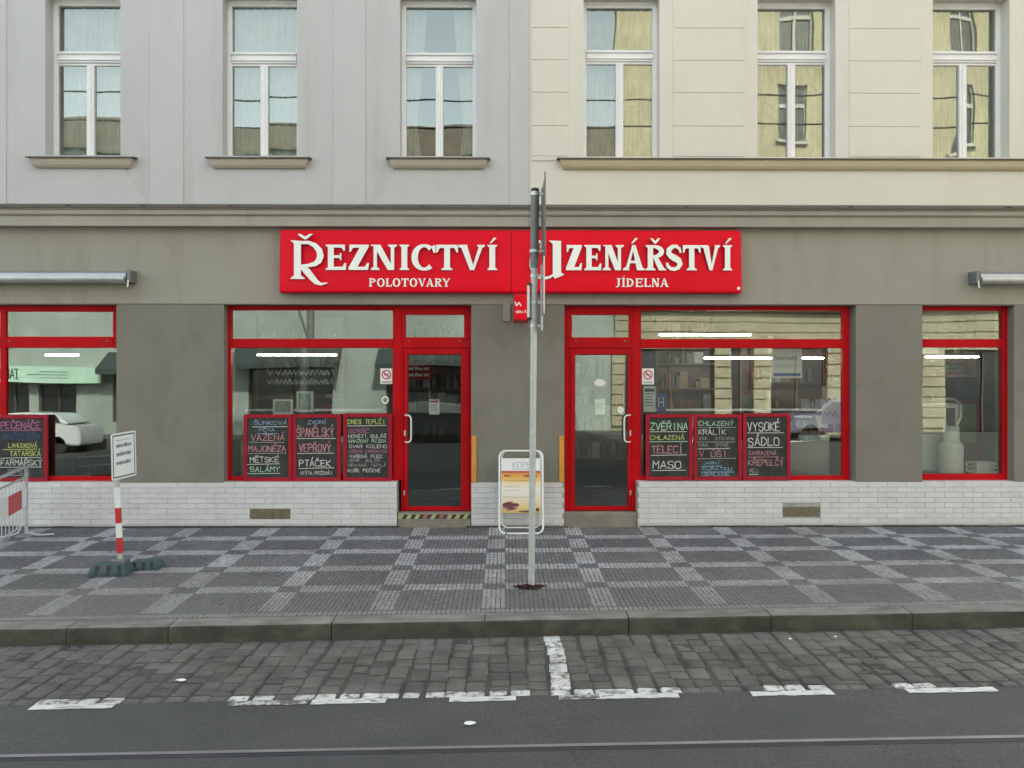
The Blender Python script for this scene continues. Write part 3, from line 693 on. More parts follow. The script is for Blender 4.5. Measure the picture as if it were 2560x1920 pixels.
# ledges behind the boards (tile-topped sill) and door steps
for root, a, b in ((bl,opA[0],opA[1]),(bl,opL[0],doorL[0]),(br,doorR[1],opR[1]),(br,opZ[0],opZ[1])):
    part(MB().box(a+.002,b-.002,0.004,0.30,Zt-0.0015,Zt+0.006), 'window_ledge', TILE, root)
for root, (a, b) in ((bl,doorL),(br,doorR)):
    s = part(MB().cbox(a+.002,b-.002,0.02,WT,-0.03,Zd,0.012), 'doorstep', STEP, root)
    if root is bl:
        HY = mat('hazard_tape_yellow', (0.36,0.40,0.18), 0.6, 0.2, 20); HB = mat('hazard_tape_dark', (0.05,0.03,0.025), 0.6, 0.3, 20); HR_ = mat('hazard_tape_red', (0.30,0.12,0.09), 0.6, 0.2, 20)
        mb = MB(); n = 18; z0, z1 = Zd-0.072, Zd-0.018; w = (b-a-.02)/n
        for i in range(n):
            xx = a+.01+i*w; mb.add([(xx,0.018,z0),(xx+w,0.018,z0),(xx+w*1.0+.03*(i<n-1),0.018,z1),(xx+.03*(i>0),0.018,z1)], [(0,1,2,3)], (i % 2) if i % 4 < 2 or i < 4 or i > 13 else (2 if i % 2 == 0 else 1))
        mb.build('hazard_tape', [HY,HB,HR_], s)
        
# corner guards
for root, u0, u1 in ((bl,1179,1191),(br,1398,1410)):
    part(MB().cbox(X(u0),X(u1),-0.008,0.02,Zt+.002,Z(1090),0.006), 'corner_guard', ORNG, root)
# dark uneven strip at the foot of the wall
mb = MB(); r_ = random.Random(2)
x = XL
while x < XR:
    w = r_.uniform(0.1,0.5); h = r_.uniform(0.008,0.022)
    if not (doorL[0]-.02 < x+w/2 < doorL[1] or doorR[0] < x+w/2 < doorR[1]): mb.box(x,x+w,-0.012-r_.uniform(0,.008),0.01,-0.02,h)
    x += w
o = mb.build('wall_foot_joint', JOINTD, side)

# ------------------------------------------------------------------ shop fronts
def bars(mb, lst, y0=None, y1=None, c=0.006):
    for a, b, c0, d in lst: mb.cbox(a, b, y0 if y0 is not None else GD-0.03, y1 if y1 is not None else GD+0.05, c0, d, c)
RP = random.Random(77)
YF = GD-0.03                       # front of the red frames
xf = lambda u: X(u, YF); zf = lambda v: Z(v, YF)
def pane(x0, x1, z0, z1, parent, m=GLASSS, y=None, rot=0.0, name='pane'):
    y = GD if y is None else y; xc, zc = (x0+x1)/2, (z0+z1)/2
    mb = MB().quad((x0-xc,0,z0-zc),(x1-xc,0,z0-zc),(x1-xc,0,z1-zc),(x0-xc,0,z1-zc)); o = mb.build(name, m, parent); o.location = (xc,y,zc); o.rotation_euler = (rot or RP.uniform(-.004,.004), 0, RP.uniform(-.006,.006))
    if parent.type == 'MESH': o.location = Vector((xc,y,zc))
    return o
def shop_window(root, u, pn, lbl):
    """u: frame outer left/right, list of rails -> mesh part with panes"""
    return None
Ztop = Zl+0.02; zr0, zr1 = zf(870), zf(847); zb0, zb1 = Zt+0.006, zf(1190)
zt1 = zf(776)
# left front
mb = MB()
xl, xm0, xm1 = opL[0]-0.02, xf(982), xf(1003)
bars(mb, [(xl, xf(577), zb0, Ztop), (xf(577), xm0, zt1, Ztop), (xf(577), xm0, zr0, zr1), (xf(577), xm0, zb0, zb1), (xm0, xm1, zb0, Ztop)])
wl_ = part(mb, 'shop_window', REDF, bl)
mb = MB()
pane(xf(577),xm0,zr1,zt1,wl_); pane(xf(577),xm0,zb1,zr0,wl_)
mb = MB(); xd0, xd1 = xm1, opL[1]+0.02
bars(mb, [(xd0, xf(1014), zr1, Ztop),(xf(1160), xd1, zr1, Ztop),(xf(1014),xf(1160),zf(787),Ztop),(xd0,xd1,zr0,zf(843))])
bars(mb, [(xd0, xf(1008), Zd, zr0),(xf(1174), xd1, Zd, zr0)])
dfL = part(mb, 'door_frame', REDF, bl)
pane(xf(1014),xf(1160),zf(843),zf(787),dfL)
def door(root, ua, ub, ga, gb, hinge_right, hx):
    mb = MB(); a, b = xf(ua)+.004, xf(ub)-.004; c, d = xf(ga), xf(gb); y0 = YF+0.008
    bars(mb, [(a,c,Zd+.006,zr0-.004),(d,b,Zd+.006,zr0-.004),(c,d,zf(886),zr0-.004),(c,d,Zd+.006,zf(1266))], y0, GD+0.04)
    dr = part(mb, 'door', REDF, root)
    # beading round the glass
    mb = MB(); t = 0.008
    for q in ((c,c+t,zf(1266),zf(886)),(d-t,d,zf(1266),zf(886)),(c+t,d-t,zf(1266),zf(1266)+t),(c+t,d-t,zf(886)-t,zf(886))): mb.box(q[0],q[1],y0+.015,y0+.03,q[2],q[3])
    mb.build('glazing_bead', BLACK, dr)
    pane(c, d, zf(1266), zf(886), dr)
    s = 1 if not hinge_right else -1
    hx_ = xf(hx); zt_h, zb_h = zf(1038), zf(1105)
    pts = [(hx_,y0,zt_h)]; bend = 0.085
    for i in range(5): a_ = R(90*i/4); pts.append((hx_+s*(bend-0.04+0.04*math.sin(a_)), y0-0.06, zt_h-0.05*(1-math.cos(a_))))
    for i in range(5): a_ = R(90*i/4); pts.append((hx_+s*(bend-0.04+0.04*math.cos(a_)), y0-0.06, zb_h+0.05*(1-math.sin(a_))))
    pts.append((hx_,y0,zb_h))
    auto_smooth(MB().tube(pts, 0.0095, 10).build('handle', WPL, dr))
    auto_smooth(MB().cbox(hx_-0.012,hx_+0.012,y0-0.01,y0+.002,zf(1090),zf(1076),0.003).build('lock', ALU, dr))
    mb = MB()
    for z in (zf(1232),): mb.cbox(hx_-0.012-s*.005,hx_+0.008-s*.005,y0-0.012,y0+.002,z-.03,z+.03,0.003)
    mb.build('bolt', ALU, dr)
    return dr
dL = door(bl, 1008, 1174, 1019, 1153, False, 1012)
# right front
xe0, xe1 = opR[0]-0.02, xf(1580)
mb = MB()
bars(mb, [(xe0, xf(1430), zr1, Ztop),(xf(1573), xe1, zr1, Ztop),(xf(1430),xf(1573),zf(787),Ztop),(xe0,xe1,zr0,zf(843)),(xe0,xf(1424),Zd,zr0)])
dfR = part(mb, 'door_frame', REDF, br)
pane(xf(1430),xf(1573),zf(843),zf(787),dfR)
dR = door(br, 1424, 1581, 1437, 1570, True, 1576)
mb = MB()
bars(mb, [(xe1, xf(1603), Zd, Ztop),(xf(1603), xf(2107), zt1, Ztop),(xf(1603), xf(2107), zr0, zr1),(xf(1603), xf(2107), zb0, zb1),(xf(2107), xf(2124), zb0, Ztop)])
wr_ = part(mb, 'shop_window', REDF, br)
pane(xf(1603),xf(2107),zr1,zt1,wr_); pane(xf(1603),xf(2107),zb1,zr0,wr_)
part(MB().box(xf(2124)+.001,opR[1]+.02,GD-0.01,GD+0.1,zb0,Ztop), 'frame_filler', PIER, br)
# far left front
mb = MB(); a0 = opA[0]-0.02
bars(mb, [(xf(0), xf(14), zb0, Ztop),(a0, xf(0), zr0, zf(842)),(a0,xf(0),zf(778),Ztop),(xf(14),xf(282),zf(780),Ztop),(xf(282),opA[1]+.02,zr0,Ztop),(xf(14),xf(282),zr0,zf(842)),(a0,xf(0),zb0,zb1),(xf(14),opA[1]+.02,zb0,zb1)])
wa_ = part(mb, 'shop_window', REDF, bl)
pane(xf(14),xf(282),zf(842),zf(780),wa_); pane(xf(14),opA[1]+.02,zb1,zr0,wa_); pane(a0,xf(0),zb1,zr0,wa_); pane(a0,xf(0),zf(842),zf(778),wa_)
# far right front
mb = MB()
bars(mb, [(opZ[0]-.02, xf(2507), zt1-.0, Ztop),(opZ[0]-.02, xf(2507), zr0+.01, zr1),(opZ[0]-.02, xf(2507), zb0, zf(1186)),(xf(2507), xf(2521), zb0, Ztop)])
wz_ = part(mb, 'shop_window', REDF, br)
pane(opZ[0]-.02,xf(2507),zr1,zt1,wz_); pane(opZ[0]-.02,xf(2507),zf(1186),zr0+.01,wz_)
part(MB().box(xf(2521)+.001,opZ[1]+.02,GD-0.01,GD+0.1,zb0,Ztop), 'frame_filler', PIER, br)
# screws and hopper-corner catches on the door transoms
for df, cs in ((dfL,(1022,1150)),(dfR,(1440,1562)),(wa_,(24,268))):
    mb = MB()
    for u in cs: mb.cbox(xf(u)-.012,xf(u)+.012,YF-.012,YF+.001,zf(853)-.008,zf(853)+.008,0.003)
    mb.build('catch', DGREY, df)
# no smoking stickers and papers on the glass
PAPER = mat('paper', (0.72,0.71,0.70), 0.6, 0.04, 20); PRED = mat('print_red', (0.5,0.02,0.05), 0.6, 0.05, 20); PBLK = mat('print_black', (0.03,0.03,0.035), 0.6, 0.05, 20); PBLU = mat('print_blue', (0.03,0.06,0.3), 0.5, 0.05, 20)
def disc(mb, cx, cz, rx, rz, y, mi=0, n=20, hole=0.0):
    if hole:
        vs_ = [(cx+rx*math.cos(2*math.pi*k/n), y, cz+rz*math.sin(2*math.pi*k/n)) for k in range(n)] + [(cx+(rx-hole)*math.cos(2*math.pi*k/n), y, cz+(rz-hole)*math.sin(2*math.pi*k/n)) for k in range(n)]
        mb.add(vs_, [(k,(k+1)%n,(k+1)%n+n,k+n) for k in range(n)], mi)
    else: mb.add([(cx+rx*math.cos(2*math.pi*k/n), y, cz+rz*math.sin(2*math.pi*k/n)) for k in range(n)], [tuple(range(n))], mi)
def nosmoke(u0, u1, v0, v1, parent):
    a, b, c, d = xf(u0), xf(u1), zf(v1), zf(v0); y = GD-0.004
    mb = MB().quad((a,y,c),(b,y,c),(b,y,d),(a,y,d))
    cx, cz, r = (a+b)/2, c+(d-c)*.60, (b-a)*.40
    disc(mb, cx, cz, r, r, y-.0008, 1, 24, r*.24)
    mb.add([(cx-r*.75,y-.0012,cz+r*.55),(cx-r*.55,y-.0012,cz+r*.75),(cx+r*.75,y-.0012,cz-r*.55),(cx+r*.55,y-.0012,cz-r*.75)],[(0,1,2,3)],1)
    mb.box(cx-r*.5,cx+r*.35,y-.0007,y-.0005,cz-r*.12,cz+r*.08,2); mb.box(cx+r*.38,cx+r*.5,y-.0007,y-.0005,cz-r*.12,cz+r*.3,2)
    for k in range(2): mb.box(a+(b-a)*.12,b-(b-a)*.12,y-.0007,y-.0005,c+(d-c)*(.07+.07*k),c+(d-c)*(.10+.07*k),2)
    mb.build('no_smoking_sticker', [PAPER,PRED,PBLK], parent)
nosmoke(950,980,921,960,wl_); nosmoke(1606,1636,921,961,wr_)
def notice(u0, u1, v0, v1, parent, lines=5, head=1):
    a, b, c, d = xf(u0), xf(u1), zf(v1), zf(v0); y = GD+0.006
    mb = MB().quad((a,y,c),(b,y,c),(b,y,d),(a,y,d)); w, h = b-a, d-c
    mb.box(a+w*.1,b-w*.1,y-.001,y-.0005,d-h*.22,d-h*.1,head)
    for k in range(lines): mb.box(a+w*.12,b-w*(.12+.2*((k*37)%3)/3),y-.001,y-.0005,d-h*(.32+.11*k),d-h*(.29+.11*k),2)
    mb.build('paper_notice', [PAPER,PRED,PBLK,PBLU], parent)
notice(1072,1098,998,1037,dL); notice(1489,1514,998,1037,dR,4,0)
notice(1610,1640,965,1030,wr_,5,2)
mb = MB(); disc(mb, xf(1500), zf(957), 0.075, 0.045, GD-0.003, 0); mb.build('oval_sticker', [PAPER], dR)
mb = MB(); disc(mb, xf(1552), zf(1025), 0.04, 0.045, GD-0.003, 0); mb.build('round_sticker', [PAPER], dR)
mb = MB(); disc(mb, xf(962), zf(1000), 0.045, 0.05, GD+0.003, 0, 20, 0.018); mb.build('round_sticker', [PAPER], wl_)

# ------------------------------------------------------------------ upper windows
def upper_window(root, a, b, zs, zt, style, rw, curtain=0):
    w = b-a; y0 = 0.19; fr = MB(); sd = 0.055; ce = 0.048
    zmid0, zmid1 = (Z(168,.2),Z(132,.2)) if style == 0 else (Z(160,.2),Z(124,.2))
    zmid0 += zs-ZS; zmid1 += zs-ZS
    xc = (a+b)/2
    zb_ = zs+0.02
    # outer frame
    fr.cbox(a-.01,a+sd,y0,y0+.07,zs-.01,zt+.01,.005); fr.cbox(b-sd,b+.01,y0,y0+.07,zs-.01,zt+.01,.005)
    fr.cbox(a+sd,b-sd,y0,y0+.07,zt-.075,zt+.01,.005); fr.cbox(a+sd,b-sd,y0,y0+.07,zs-.01,zb_+.018,.005)
    # transom with mouldings
    fr.cbox(a+sd,b-sd,y0-.012,y0+.07,zmid0+.03,zmid1-.03,.006)
    fr.cbox(a+sd,b-sd,y0-.035,y0+.0,zmid1-.05,zmid1-.028,.006); fr.cbox(a+sd,b-sd,y0-.03,y0-.001,zmid0+.055,zmid0+.075,.006)
    fr.cbox(a+sd,b-sd,y0+.008,y0+.07,zmid1-.03,zmid1,.006); fr.cbox(a+sd,b-sd,y0+.008,y0+.07,zmid0,zmid0+.03,.006)
    fr.cbox(xc-ce,xc+ce,y0-.012,y0+.06,zs+.03,zmid0,.008); fr.cbox(xc-.016,xc+.016,y0-.026,y0-.01,zs+.03,zmid0,.005)
    f = part(fr, 'window', WHITE, root)
    for p, q, c, d in ((a+sd,xc-ce,zb_+.018,zmid0),(xc+ce,b-sd,zb_+.018,zmid0),(a+sd,b-sd,zmid1,zt-.075)):
        o = pane(p,q,c,d,f,GLASSU,y0+.03,rot=rw.uniform(-.004,.004)); o.rotation_euler.z = rw.uniform(-.008,.008)
    # curtain: a hanging wavy sheet, gathered to the sides
    if curtain:
        for side_ in ((-1,1) if curtain in (1,3) else ((1,) if curtain == 2 else (-1,))):
            mb = MB(); n = 26; H = 10; wd = w*(0.34 if curtain != 3 else 0.5); vs_ = []; fs = []
            for j in range(H+1):
                zz = zs+.02+(zt-zs-.06)*j/H; gather = 1.0 if curtain == 3 else (0.45+0.55*abs(j/H-0.25)**0.7)
                for i in range(n+1):
                    t = i/n; xx = (a+.02+wd*t*gather) if side_ < 0 else (b-.02-wd*t*gather)
                    vs_.append((xx, y0+.16+.02*math.sin(t*31+side_)+.008*math.sin(t*71+j*.3), zz))
            for j in range(H):
                for i in range(n): fs.append((j*(n+1)+i, j*(n+1)+i+1, (j+1)*(n+1)+i+1, (j+1)*(n+1)+i))
            mb.add(vs_, fs); o = mb.build('curtain', CURTB if style else CURT, f); o.data.shade_smooth()
    return f
rw = random.Random(21)
for i, (a, b) in enumerate([winL0]+winL):
    for k in range(3): upper_window(bl, a, b, ZS+FH*k, ZT+FH*k, 0, rw, (1,3,3,1)[i] if k == 0 else 1)
for i, (a, b) in enumerate(winR):
    for k in range(3): upper_window(br, a, b, ZS+FH*k, ZT+FH*k, 1, rw, 3)

# rooms behind the glass
def room(root, xa, xb, za, zb, y0, y1, mw, mf, name='room'):
    mb = MB()
    mb.quad((xa,y1,za),(xa,y1,zb),(xb,y1,zb),(xb,y1,za),0)
    mb.quad((xa,y0,za),(xa,y0,zb),(xa,y1,zb),(xa,y1,za),0); mb.quad((xb,y0,za),(xb,y1,za),(xb,y1,zb),(xb,y0,zb),0)
    mb.quad((xa,y0,zb),(xb,y0,zb),(xb,y1,zb),(xa,y1,zb),0); mb.quad((xa,y0,za),(xa,y1,za),(xb,y1,za),(xb,y0,za),1)
    return part(mb, name, [mw, mf], root)
FLOOR = mat('interior_floor', (0.09,0.085,0.08), 0.5, 0.2, 2)
xw = X(1230,.4)
room(bl, XL+.31, xw, Zd-.005, 3.02, WT+.001, 5.0, LIGHTIN, FLOOR, 'shop_room')
room(br, X(1370,.4), XR-.31, Zd-.005, 3.02, WT+.001, 5.0, DARKIN, FLOOR, 'shop_room')
for root, xa, xb in ((bl,XL+.31,XB-.05),(br,XB+.05,XR-.31)):
    for k in range(3): room(root, xa, xb, ZS-.6+FH*k, ZT+.3+FH*k, WT+.001, 4.0, DARKIN, FLOOR, 'upper_room')

# ------------------------------------------------------------------ shop signs
YS = -0.145
def sign_box(u0, u1, root, roundl, roundr):
    y = YS; x0, x1 = X(u0,y), X(u1,y); zt_, zb_ = Z(573,y), Z(732,y); h = zt_-zb_
    # section: gently bowed face, rounded lower and upper edges
    prof = [(-0.004,zb_+.02),(-0.05,zb_)]
    for i in range(5): a = R(90*i/4); prof.append((y+.025-.025*math.sin(a)-0.0, zb_+.025-.025*math.cos(a)) )
    for i in range(1,8):
        t = i/8; prof.append((y+0.050*t*t, zb_+.025+(h-.05)*t))
    for i in range(5): a = R(90*i/4); prof.append((y+.050+.02*(1-math.cos(a))+.0, zt_-.025+.025*math.sin(a)))
    prof += [(-0.004,zt_)]
    mb = MB(); n = len(prof); secs = []
    if roundl: secs += [(x0+.0,.45),(x0+.006,.22),(x0+.018,.08),(x0+.035,0)]
    else: secs += [(x0,0)]
    if roundr: secs += [(x1-.035,0),(x1-.018,.08),(x1-.006,.22),(x1,.45)]
    else: secs += [(x1,0)]
    vs_ = []; zc = (zt_+zb_)/2
    for x, k in secs:
        for p in prof: vs_.append((x, p[0]+(-p[0])*k*.8, zc+(p[1]-zc)*(1-k*.10)))
    fs = []
    for i in range(len(secs)-1):
        for q in range(n-1): fs.append((i*n+q,(i+1)*n+q,(i+1)*n+q+1,i*n+q+1))
    fs.append(tuple(range(n))); fs.append(tuple((len(secs)-1)*n+q for q in range(n-1,-1,-1)))
    mb.add(vs_, fs); o = mb.build('light_box', REDS); o.parent = root; o.location = -root.location
    bm = bmesh.new(); bm.from_mesh(o.data); bmesh.ops.recalc_face_normals(bm, faces=bm.faces); bm.to_mesh(o.data); bm.free()
    auto_smooth(o, 35); return o
def word(root, items, sc, off, vt, vb, t, y, dep, ax=None):
    for ch, a, b in items:
        base, acc = ACC.get(ch, (ch, None))
        x0, x1 = X(off+a*sc,y), X(off+b*sc,y); z0, z1 = Z(vb,y), Z(vt,y)
        g_ = glyph(base, x1-x0, z1-z0, t)
        if acc: g_ = g_ + accent(acc, (x1-x0)*(.5 if acc == 'c' else .48), (z1-z0)*1.06, (z1-z0)*.27)
        o = solid_letter(g_, x0, z0, y, dep, root); o.location = -root.location
s1 = empty('shop_sign', 'red butcher sign with raised white letters ŘEZNICTVÍ and POLOTOVARY, left half over the door', 'shop sign', 'red signs above the shop doors', loc=(-1.4,0,2.9))
s2 = empty('shop_sign', 'red sign with raised white letters UZENÁŘSTVÍ and JÍDELNA, partly behind the grey pole', 'shop sign', 'red signs above the shop doors', loc=(1.5,0,2.9))
sign_box(696,1277,s1,True,False); sign_box(1278.5,1857,s2,False,True)
yl = YS+0.006; k1 = 0.2803
word(s1, [('E',480,662),('Z',685,865),('N',885,1115),('I',1140,1225),('C',1245,1465),('T',1465,1660),('V',1667,1893),('Í',1922,2008)], k1, 680, 613, 676, 0.072, yl, 0.022)
big = MB()
def P(zx, zy, sc, off, y): return (X(off+zx*sc,y), Z(560+zy*sc,y))
def bigletter(polys, sc, off, root):
    q = [[P(a,b,sc,off,yl) for a, b in p] for p in polys]
    o = solid_letter(q, 0, 0, yl, 0.024, root); o.location = -root.location
def rib(pts, ws): return ribbon(pts, ws)
bowl = rib([(262,172),(330,170),(385,195),(425,240),(436,290),(420,335),(385,362),(320,376),(262,378)],[28,30,42,56,60,56,42,28,22])
leg = rib([(272,385),(315,425),(360,480),(400,522),(440,540),(500,530)],[46,60,56,44,26,6])
bigletter([[(200,165),(262,165),(262,485),(200,485)],[(168,150),(280,158),(280,182),(225,186),(205,186),(190,170)],[(165,495),(300,495),(285,478),(262,462),(200,462),(180,480)]]+bowl+leg+
          [[(232,100),(255,92),(300,118),(345,92),(368,96),(312,142),(290,142)]], k1, 680, s1)
def spread(txt, x0, x1, wts=None):
    wts = wts or {'I':.5,'Í':.5,'J':.7,'O':1.08,'L':.85}; tot = sum(wts.get(c,1) for c in txt); out = []; x = x0
    for c in txt: w = (x1-x0)*wts.get(c,1)/tot; out.append((c,x+w*.04,x+w*.92)); x += w
    return out
word(s1, spread('POLOTOVARY',862,1592), k1, 680, 560+487*k1, 560+560*k1, 0.022, yl-.001, 0.010)
k2 = 0.27577
word(s2, [('Z',525,667),('E',690,842),('N',862,1040),('Á',1050,1228),('Ř',1243,1420),('S',1425,1582),('T',1582,1742),('V',1752,1912),('Í',1945,2027)], k2, 1270, 613, 676, 0.066, yl, 0.022)
hook = rib([(260,160),(250,230),(222,300),(214,380),(232,440),(275,482),(330,494),(375,486),(410,462)],[44,46,44,42,38,30,24,22,18])
bigletter([[(405,165),(480,165),(480,470),(405,470)],[(370,152),(480,156),(480,178),(420,190),(400,182)],[(425,498),(510,462),(480,440),(405,462),(412,484)],[(222,150),(296,152),(296,172),(222,176)]]+hook, k2, 1270, s2)
word(s2, spread('JÍDELNA',970,1458), k2, 1270, 560+492*k2, 560+570*k2, 0.022, yl-.001, 0.010)
mb = MB(); a, b = X(1843,YS), X(1850,YS); mb.box(a,b,YS-.004,YS+.005,Z(724,YS),Z(717,YS)); o = mb.build('maker_plate', LETT); o.parent = s2; o.location = -s2.location

# projecting sign behind the pole
ps = empty('projecting_sign', 'small red projecting sign with white writing, hung on the pier under the red shop sign', 'sign', loc=(.2,0,2.9))
xa, xb = X(1285,-.5), X(1322,-.5)
def pp(mb, name, m, root): o = mb.build(name, m); o.parent = root; o.location = -root.location; return o
pp(MB().cbox(xa,xb,-0.62,-0.12,Z(800,-.62),Z(735,-.62),0.006), 'panel', REDS, ps)
pp(MB().cbox(X(1258),X(1276),-0.012,0.012,Z(803),Z(760),0.003), 'wall_plate', BAND, ps)
pp(MB().box(xa+.03,xb-.03,-0.13,0.012,Z(776),Z(770)).box(xa+.03,xb-.03,-0.13,0.012,Z(796),Z(790)), 'bracket', DGREY, ps)
mb = MB(); pl_ = lambda x, z, d: (x, -0.621-d, z)
scribble(mb, xa+.01, xa+.10, Z(765,-.62), Z(750,-.62), pl_, 0.012); scribble(mb, xa+.02, xb-.03, Z(783,-.62), Z(774,-.62), pl_, 0.006)
pp(mb, 'lettering', LETT, ps)

# ------------------------------------------------------------------ awnings
def awning(u_end, side, lab):
    y0, y1 = -0.20, -0.02; ye = X(u_end,-.12); xo = XL+.3 if side < 0 else XR-.3
    t = empty('awning', lab, 'awning', 'rolled awnings above the side windows', loc=(ye,0,2.9)); zt_, zb_ = Z(678,-.12), Z(708,-.12); zc = (zt_+zb_)/2
    prof = []
    for i in range(18): a = 2*math.pi*i/18; prof.append((-0.115+0.078*math.cos(a), zc+0.062*math.sin(a)+.004))
    o = auto_smooth(pp(MB().prism_x(prof, ye-.05*(-side)*-1 if False else ye+side*.05, xo), 'cassette', AWN, t), 50)
    prof = [( -0.115+0.075*math.cos(2*math.pi*i/14), zc-.012+0.05*math.sin(2*math.pi*i/14)) for i in range(14)]
    pp(MB().prism_x([(p[0]-.012,p[1]-.018) for p in prof], ye+side*.07, xo), 'front_bar', ALU, t)
    # end bracket
    mb = MB().cbox(min(ye,ye+side*.05),max(ye,ye+side*.05),-0.185,-0.03,zc-.07,zc+.075,0.012); mb.box(ye,ye+side*.09,-0.03,0.011,zc-.07,zc+.085)
    pp(mb, 'end_bracket', DGREY, t)
    pp(MB().tube([(ye+side*.02,-.19,zc-.05),(ye+side*.02,-.20,zc-.12),(ye+side*.028,-.20,zc-.135)],0.008,8), 'crank_eye', WPL, t)
awning(331,-1,'rolled grey metal awning above the far left window'); awning(2434,1,'rolled grey metal awning above the far right window')

# ------------------------------------------------------------------ chalkboards
CH = {'w':mat('chalk_white',(0.52,0.52,0.50),0.9,0.25,90),'p':mat('chalk_pink',(0.42,0.20,0.22),0.9,0.25,90),'b':mat('chalk_blue',(0.22,0.34,0.48),0.9,0.25,90),
      'y':mat('chalk_yellow',(0.45,0.50,0.14),0.9,0.25,90),'g':mat('chalk_green',(0.36,0.52,0.36),0.9,0.25,90),'m':mat('chalk_magenta',(0.40,0.12,0.24),0.9,0.25,90),'bs':mat('chalk_blue_smear',(0.035,0.045,0.085),0.9,0.4,20),'d':mat('chalk_dim',(0.26,0.27,0.26),0.9,0.3,90)}
CK = list(CH); CML = [CH[c] for c in CK]
def board(u0, u1, v0, v1, rows, lab, seed):
    """rows: text, colour, x0, x1, y0, y1 (fractions of the slate, from its top left), underline"""
    y = 0.095; a, b, c, d = X(u0,y), X(u1,y), Z(v1,y), Z(v0,y)
    c = max(c, Zt+0.008)
    t = empty('chalkboard', lab, 'chalkboard', 'red framed chalkboards in front of the shop windows', loc=((a+b)/2,y,c))
    f = 0.045; mb = MB()
    mb.cbox(a,a+f,y-.012,y+.02,c,d,.004); mb.cbox(b-f,b,y-.012,y+.02,c,d,.004); mb.cbox(a+f,b-f,y-.011,y+.02,d-f,d,.004); mb.cbox(a+f,b-f,y-.011,y+.02,c,c+f,.004)
    pp(mb, 'frame', REDB, t)
    pp(MB().box(a+f-.005,b-f+.005,y+.002,y+.012,c+f-.005,d-f+.005), 'slate', SLATE, t)
    rng = random.Random(seed); W, H = b-a-2*f, d-c-2*f; pl = lambda x, z, dd: (x, y+.002-dd, z)
    for txt, colr, fx0, fx1, fy0, fy1, ul in rows:
        mb = MB(); mi = CK.index(colr); xa, xb_ = a+f+W*fx0, a+f+W*fx1; z1, z0 = d-f-H*fy0, d-f-H*fy1; th = min(0.0115, max(0.0055,(z1-z0)*.135))
        if txt == '~': 
            line(mb, xa, (z0+z1)/2, xb_, (z0+z1)/2, pl, (z1-z0), mi, 0.0003)
        elif txt.startswith('~'): scribble(mb, xa, xb_, z0, z1, pl, th*.9, mi, rng)
        elif txt: strokes(mb, txt, xa, xb_, z0, z1, pl, th, 0.35, mi, rng)
        if ul: line(mb, a+f+W*ul[0], z0-H*.035+rng.uniform(-1,1)*.004, a+f+W*ul[1], z0-H*.03+rng.uniform(-1,1)*.004, pl, 0.0085, CK.index(ul[2]))
        pp(mb, 'chalk_writing', CML, t)
    return t
board(-14,119,1037,1203,[('PEČENÁČE','m',.05,.93,.06,.17,(.05,.95,'m')),('~','bs',.1,.92,.24,.36,None),('LAHŮDKOVÁ'.replace('Ů','U'),'y',.22,.85,.42,.49,(.1,.85,'y')),('TATARSKÁ','y',.25,.93,.55,.63,(.05,.9,'w')),('FARMÁŘSKÝ','w',.05,.97,.70,.79,(.0,.95,'w')),('SPEC','d',.2,.7,.86,.93,(.1,.7,'d'))],
      'red framed chalkboard at the far left with pink PEČENÁČE on top', 1)
board(609,730,1036,1203,[('ŠUNKOVÁ','b',.14,.98,.05,.11,(.12,.98,'w')),('PĚNA','b',.28,.68,.175,.225,(.25,.75,'b')),('VAŽENÁ','p',.08,.92,.28,.375,(.02,.9,'d')),('MAJONÉZA','p',.02,.95,.47,.56,(.0,.95,'d')),('MĚTSKÉ','w',.06,.78,.655,.74,(.0,.8,'w')),('SALÁMY','g',.06,.80,.82,.90,(.0,.8,'g'))],
      'red framed chalkboard listing ŠUNKOVÁ PĚNA, left of three by the left door', 2)
board(732,852,1036,1203,[('ZADNÍ','b',.28,.75,.04,.10,None),('ŠPANĚLSKÝ','p',.0,.92,.17,.31,(.0,.97,'w')),('VEPŘOVÝ','p',.06,.86,.44,.56,(.02,.92,'w')),('PTÁČEK','w',.06,.85,.71,.81,(.04,.92,'w')),('(KÝTA,PEČENÁ)','w',.08,.88,.90,.95,None)],
      'red framed chalkboard with ŠPANĚLSKÝ VEPŘOVÝ PTÁČEK, between two other boards', 3)
board(858,980,1034,1203,[('DNES TEPLÉ!','y',.02,.93,.04,.11,(.0,.95,'w')),('BORŠČ','m',.04,.55,.20,.26,None),('HOVĚZÍ GULÁŠ','w',.03,.95,.29,.34,None),('SMAŽENÝ ŘÍZEK','g',.03,.95,.375,.42,None),('OVAR KOLENO','w',.05,.97,.46,.51,None),('UZENÁ KRKOVICE','m',.04,.98,.545,.59,None),('VAŘENÁ PLEC','w',.06,.86,.625,.675,None),('VEPŘ. BOLEN','d',.03,.8,.70,.745,None),('SEKANÁ TEPLÁ','d',.03,.95,.775,.82,None),('KUŘE PEČENÉ','w',.02,.82,.86,.91,None)],
      'red framed chalkboard headed DNES TEPLÉ in yellow, beside the left door frame', 4)
board(1614,1731,1036,1201,[('ZVĚŘINA','g',.02,.99,.09,.20,(.02,.95,'w')),('CHLAZENÁ','y',.02,.90,.30,.37,(.0,.97,'g')),('TELECÍ','p',.06,.87,.48,.60,(.04,.95,'w')),('MASO','w',.08,.83,.74,.86,(.08,.93,'w'))],
      'red framed chalkboard with ZVĚŘINA, TELECÍ and MASO, beside the right door', 5)
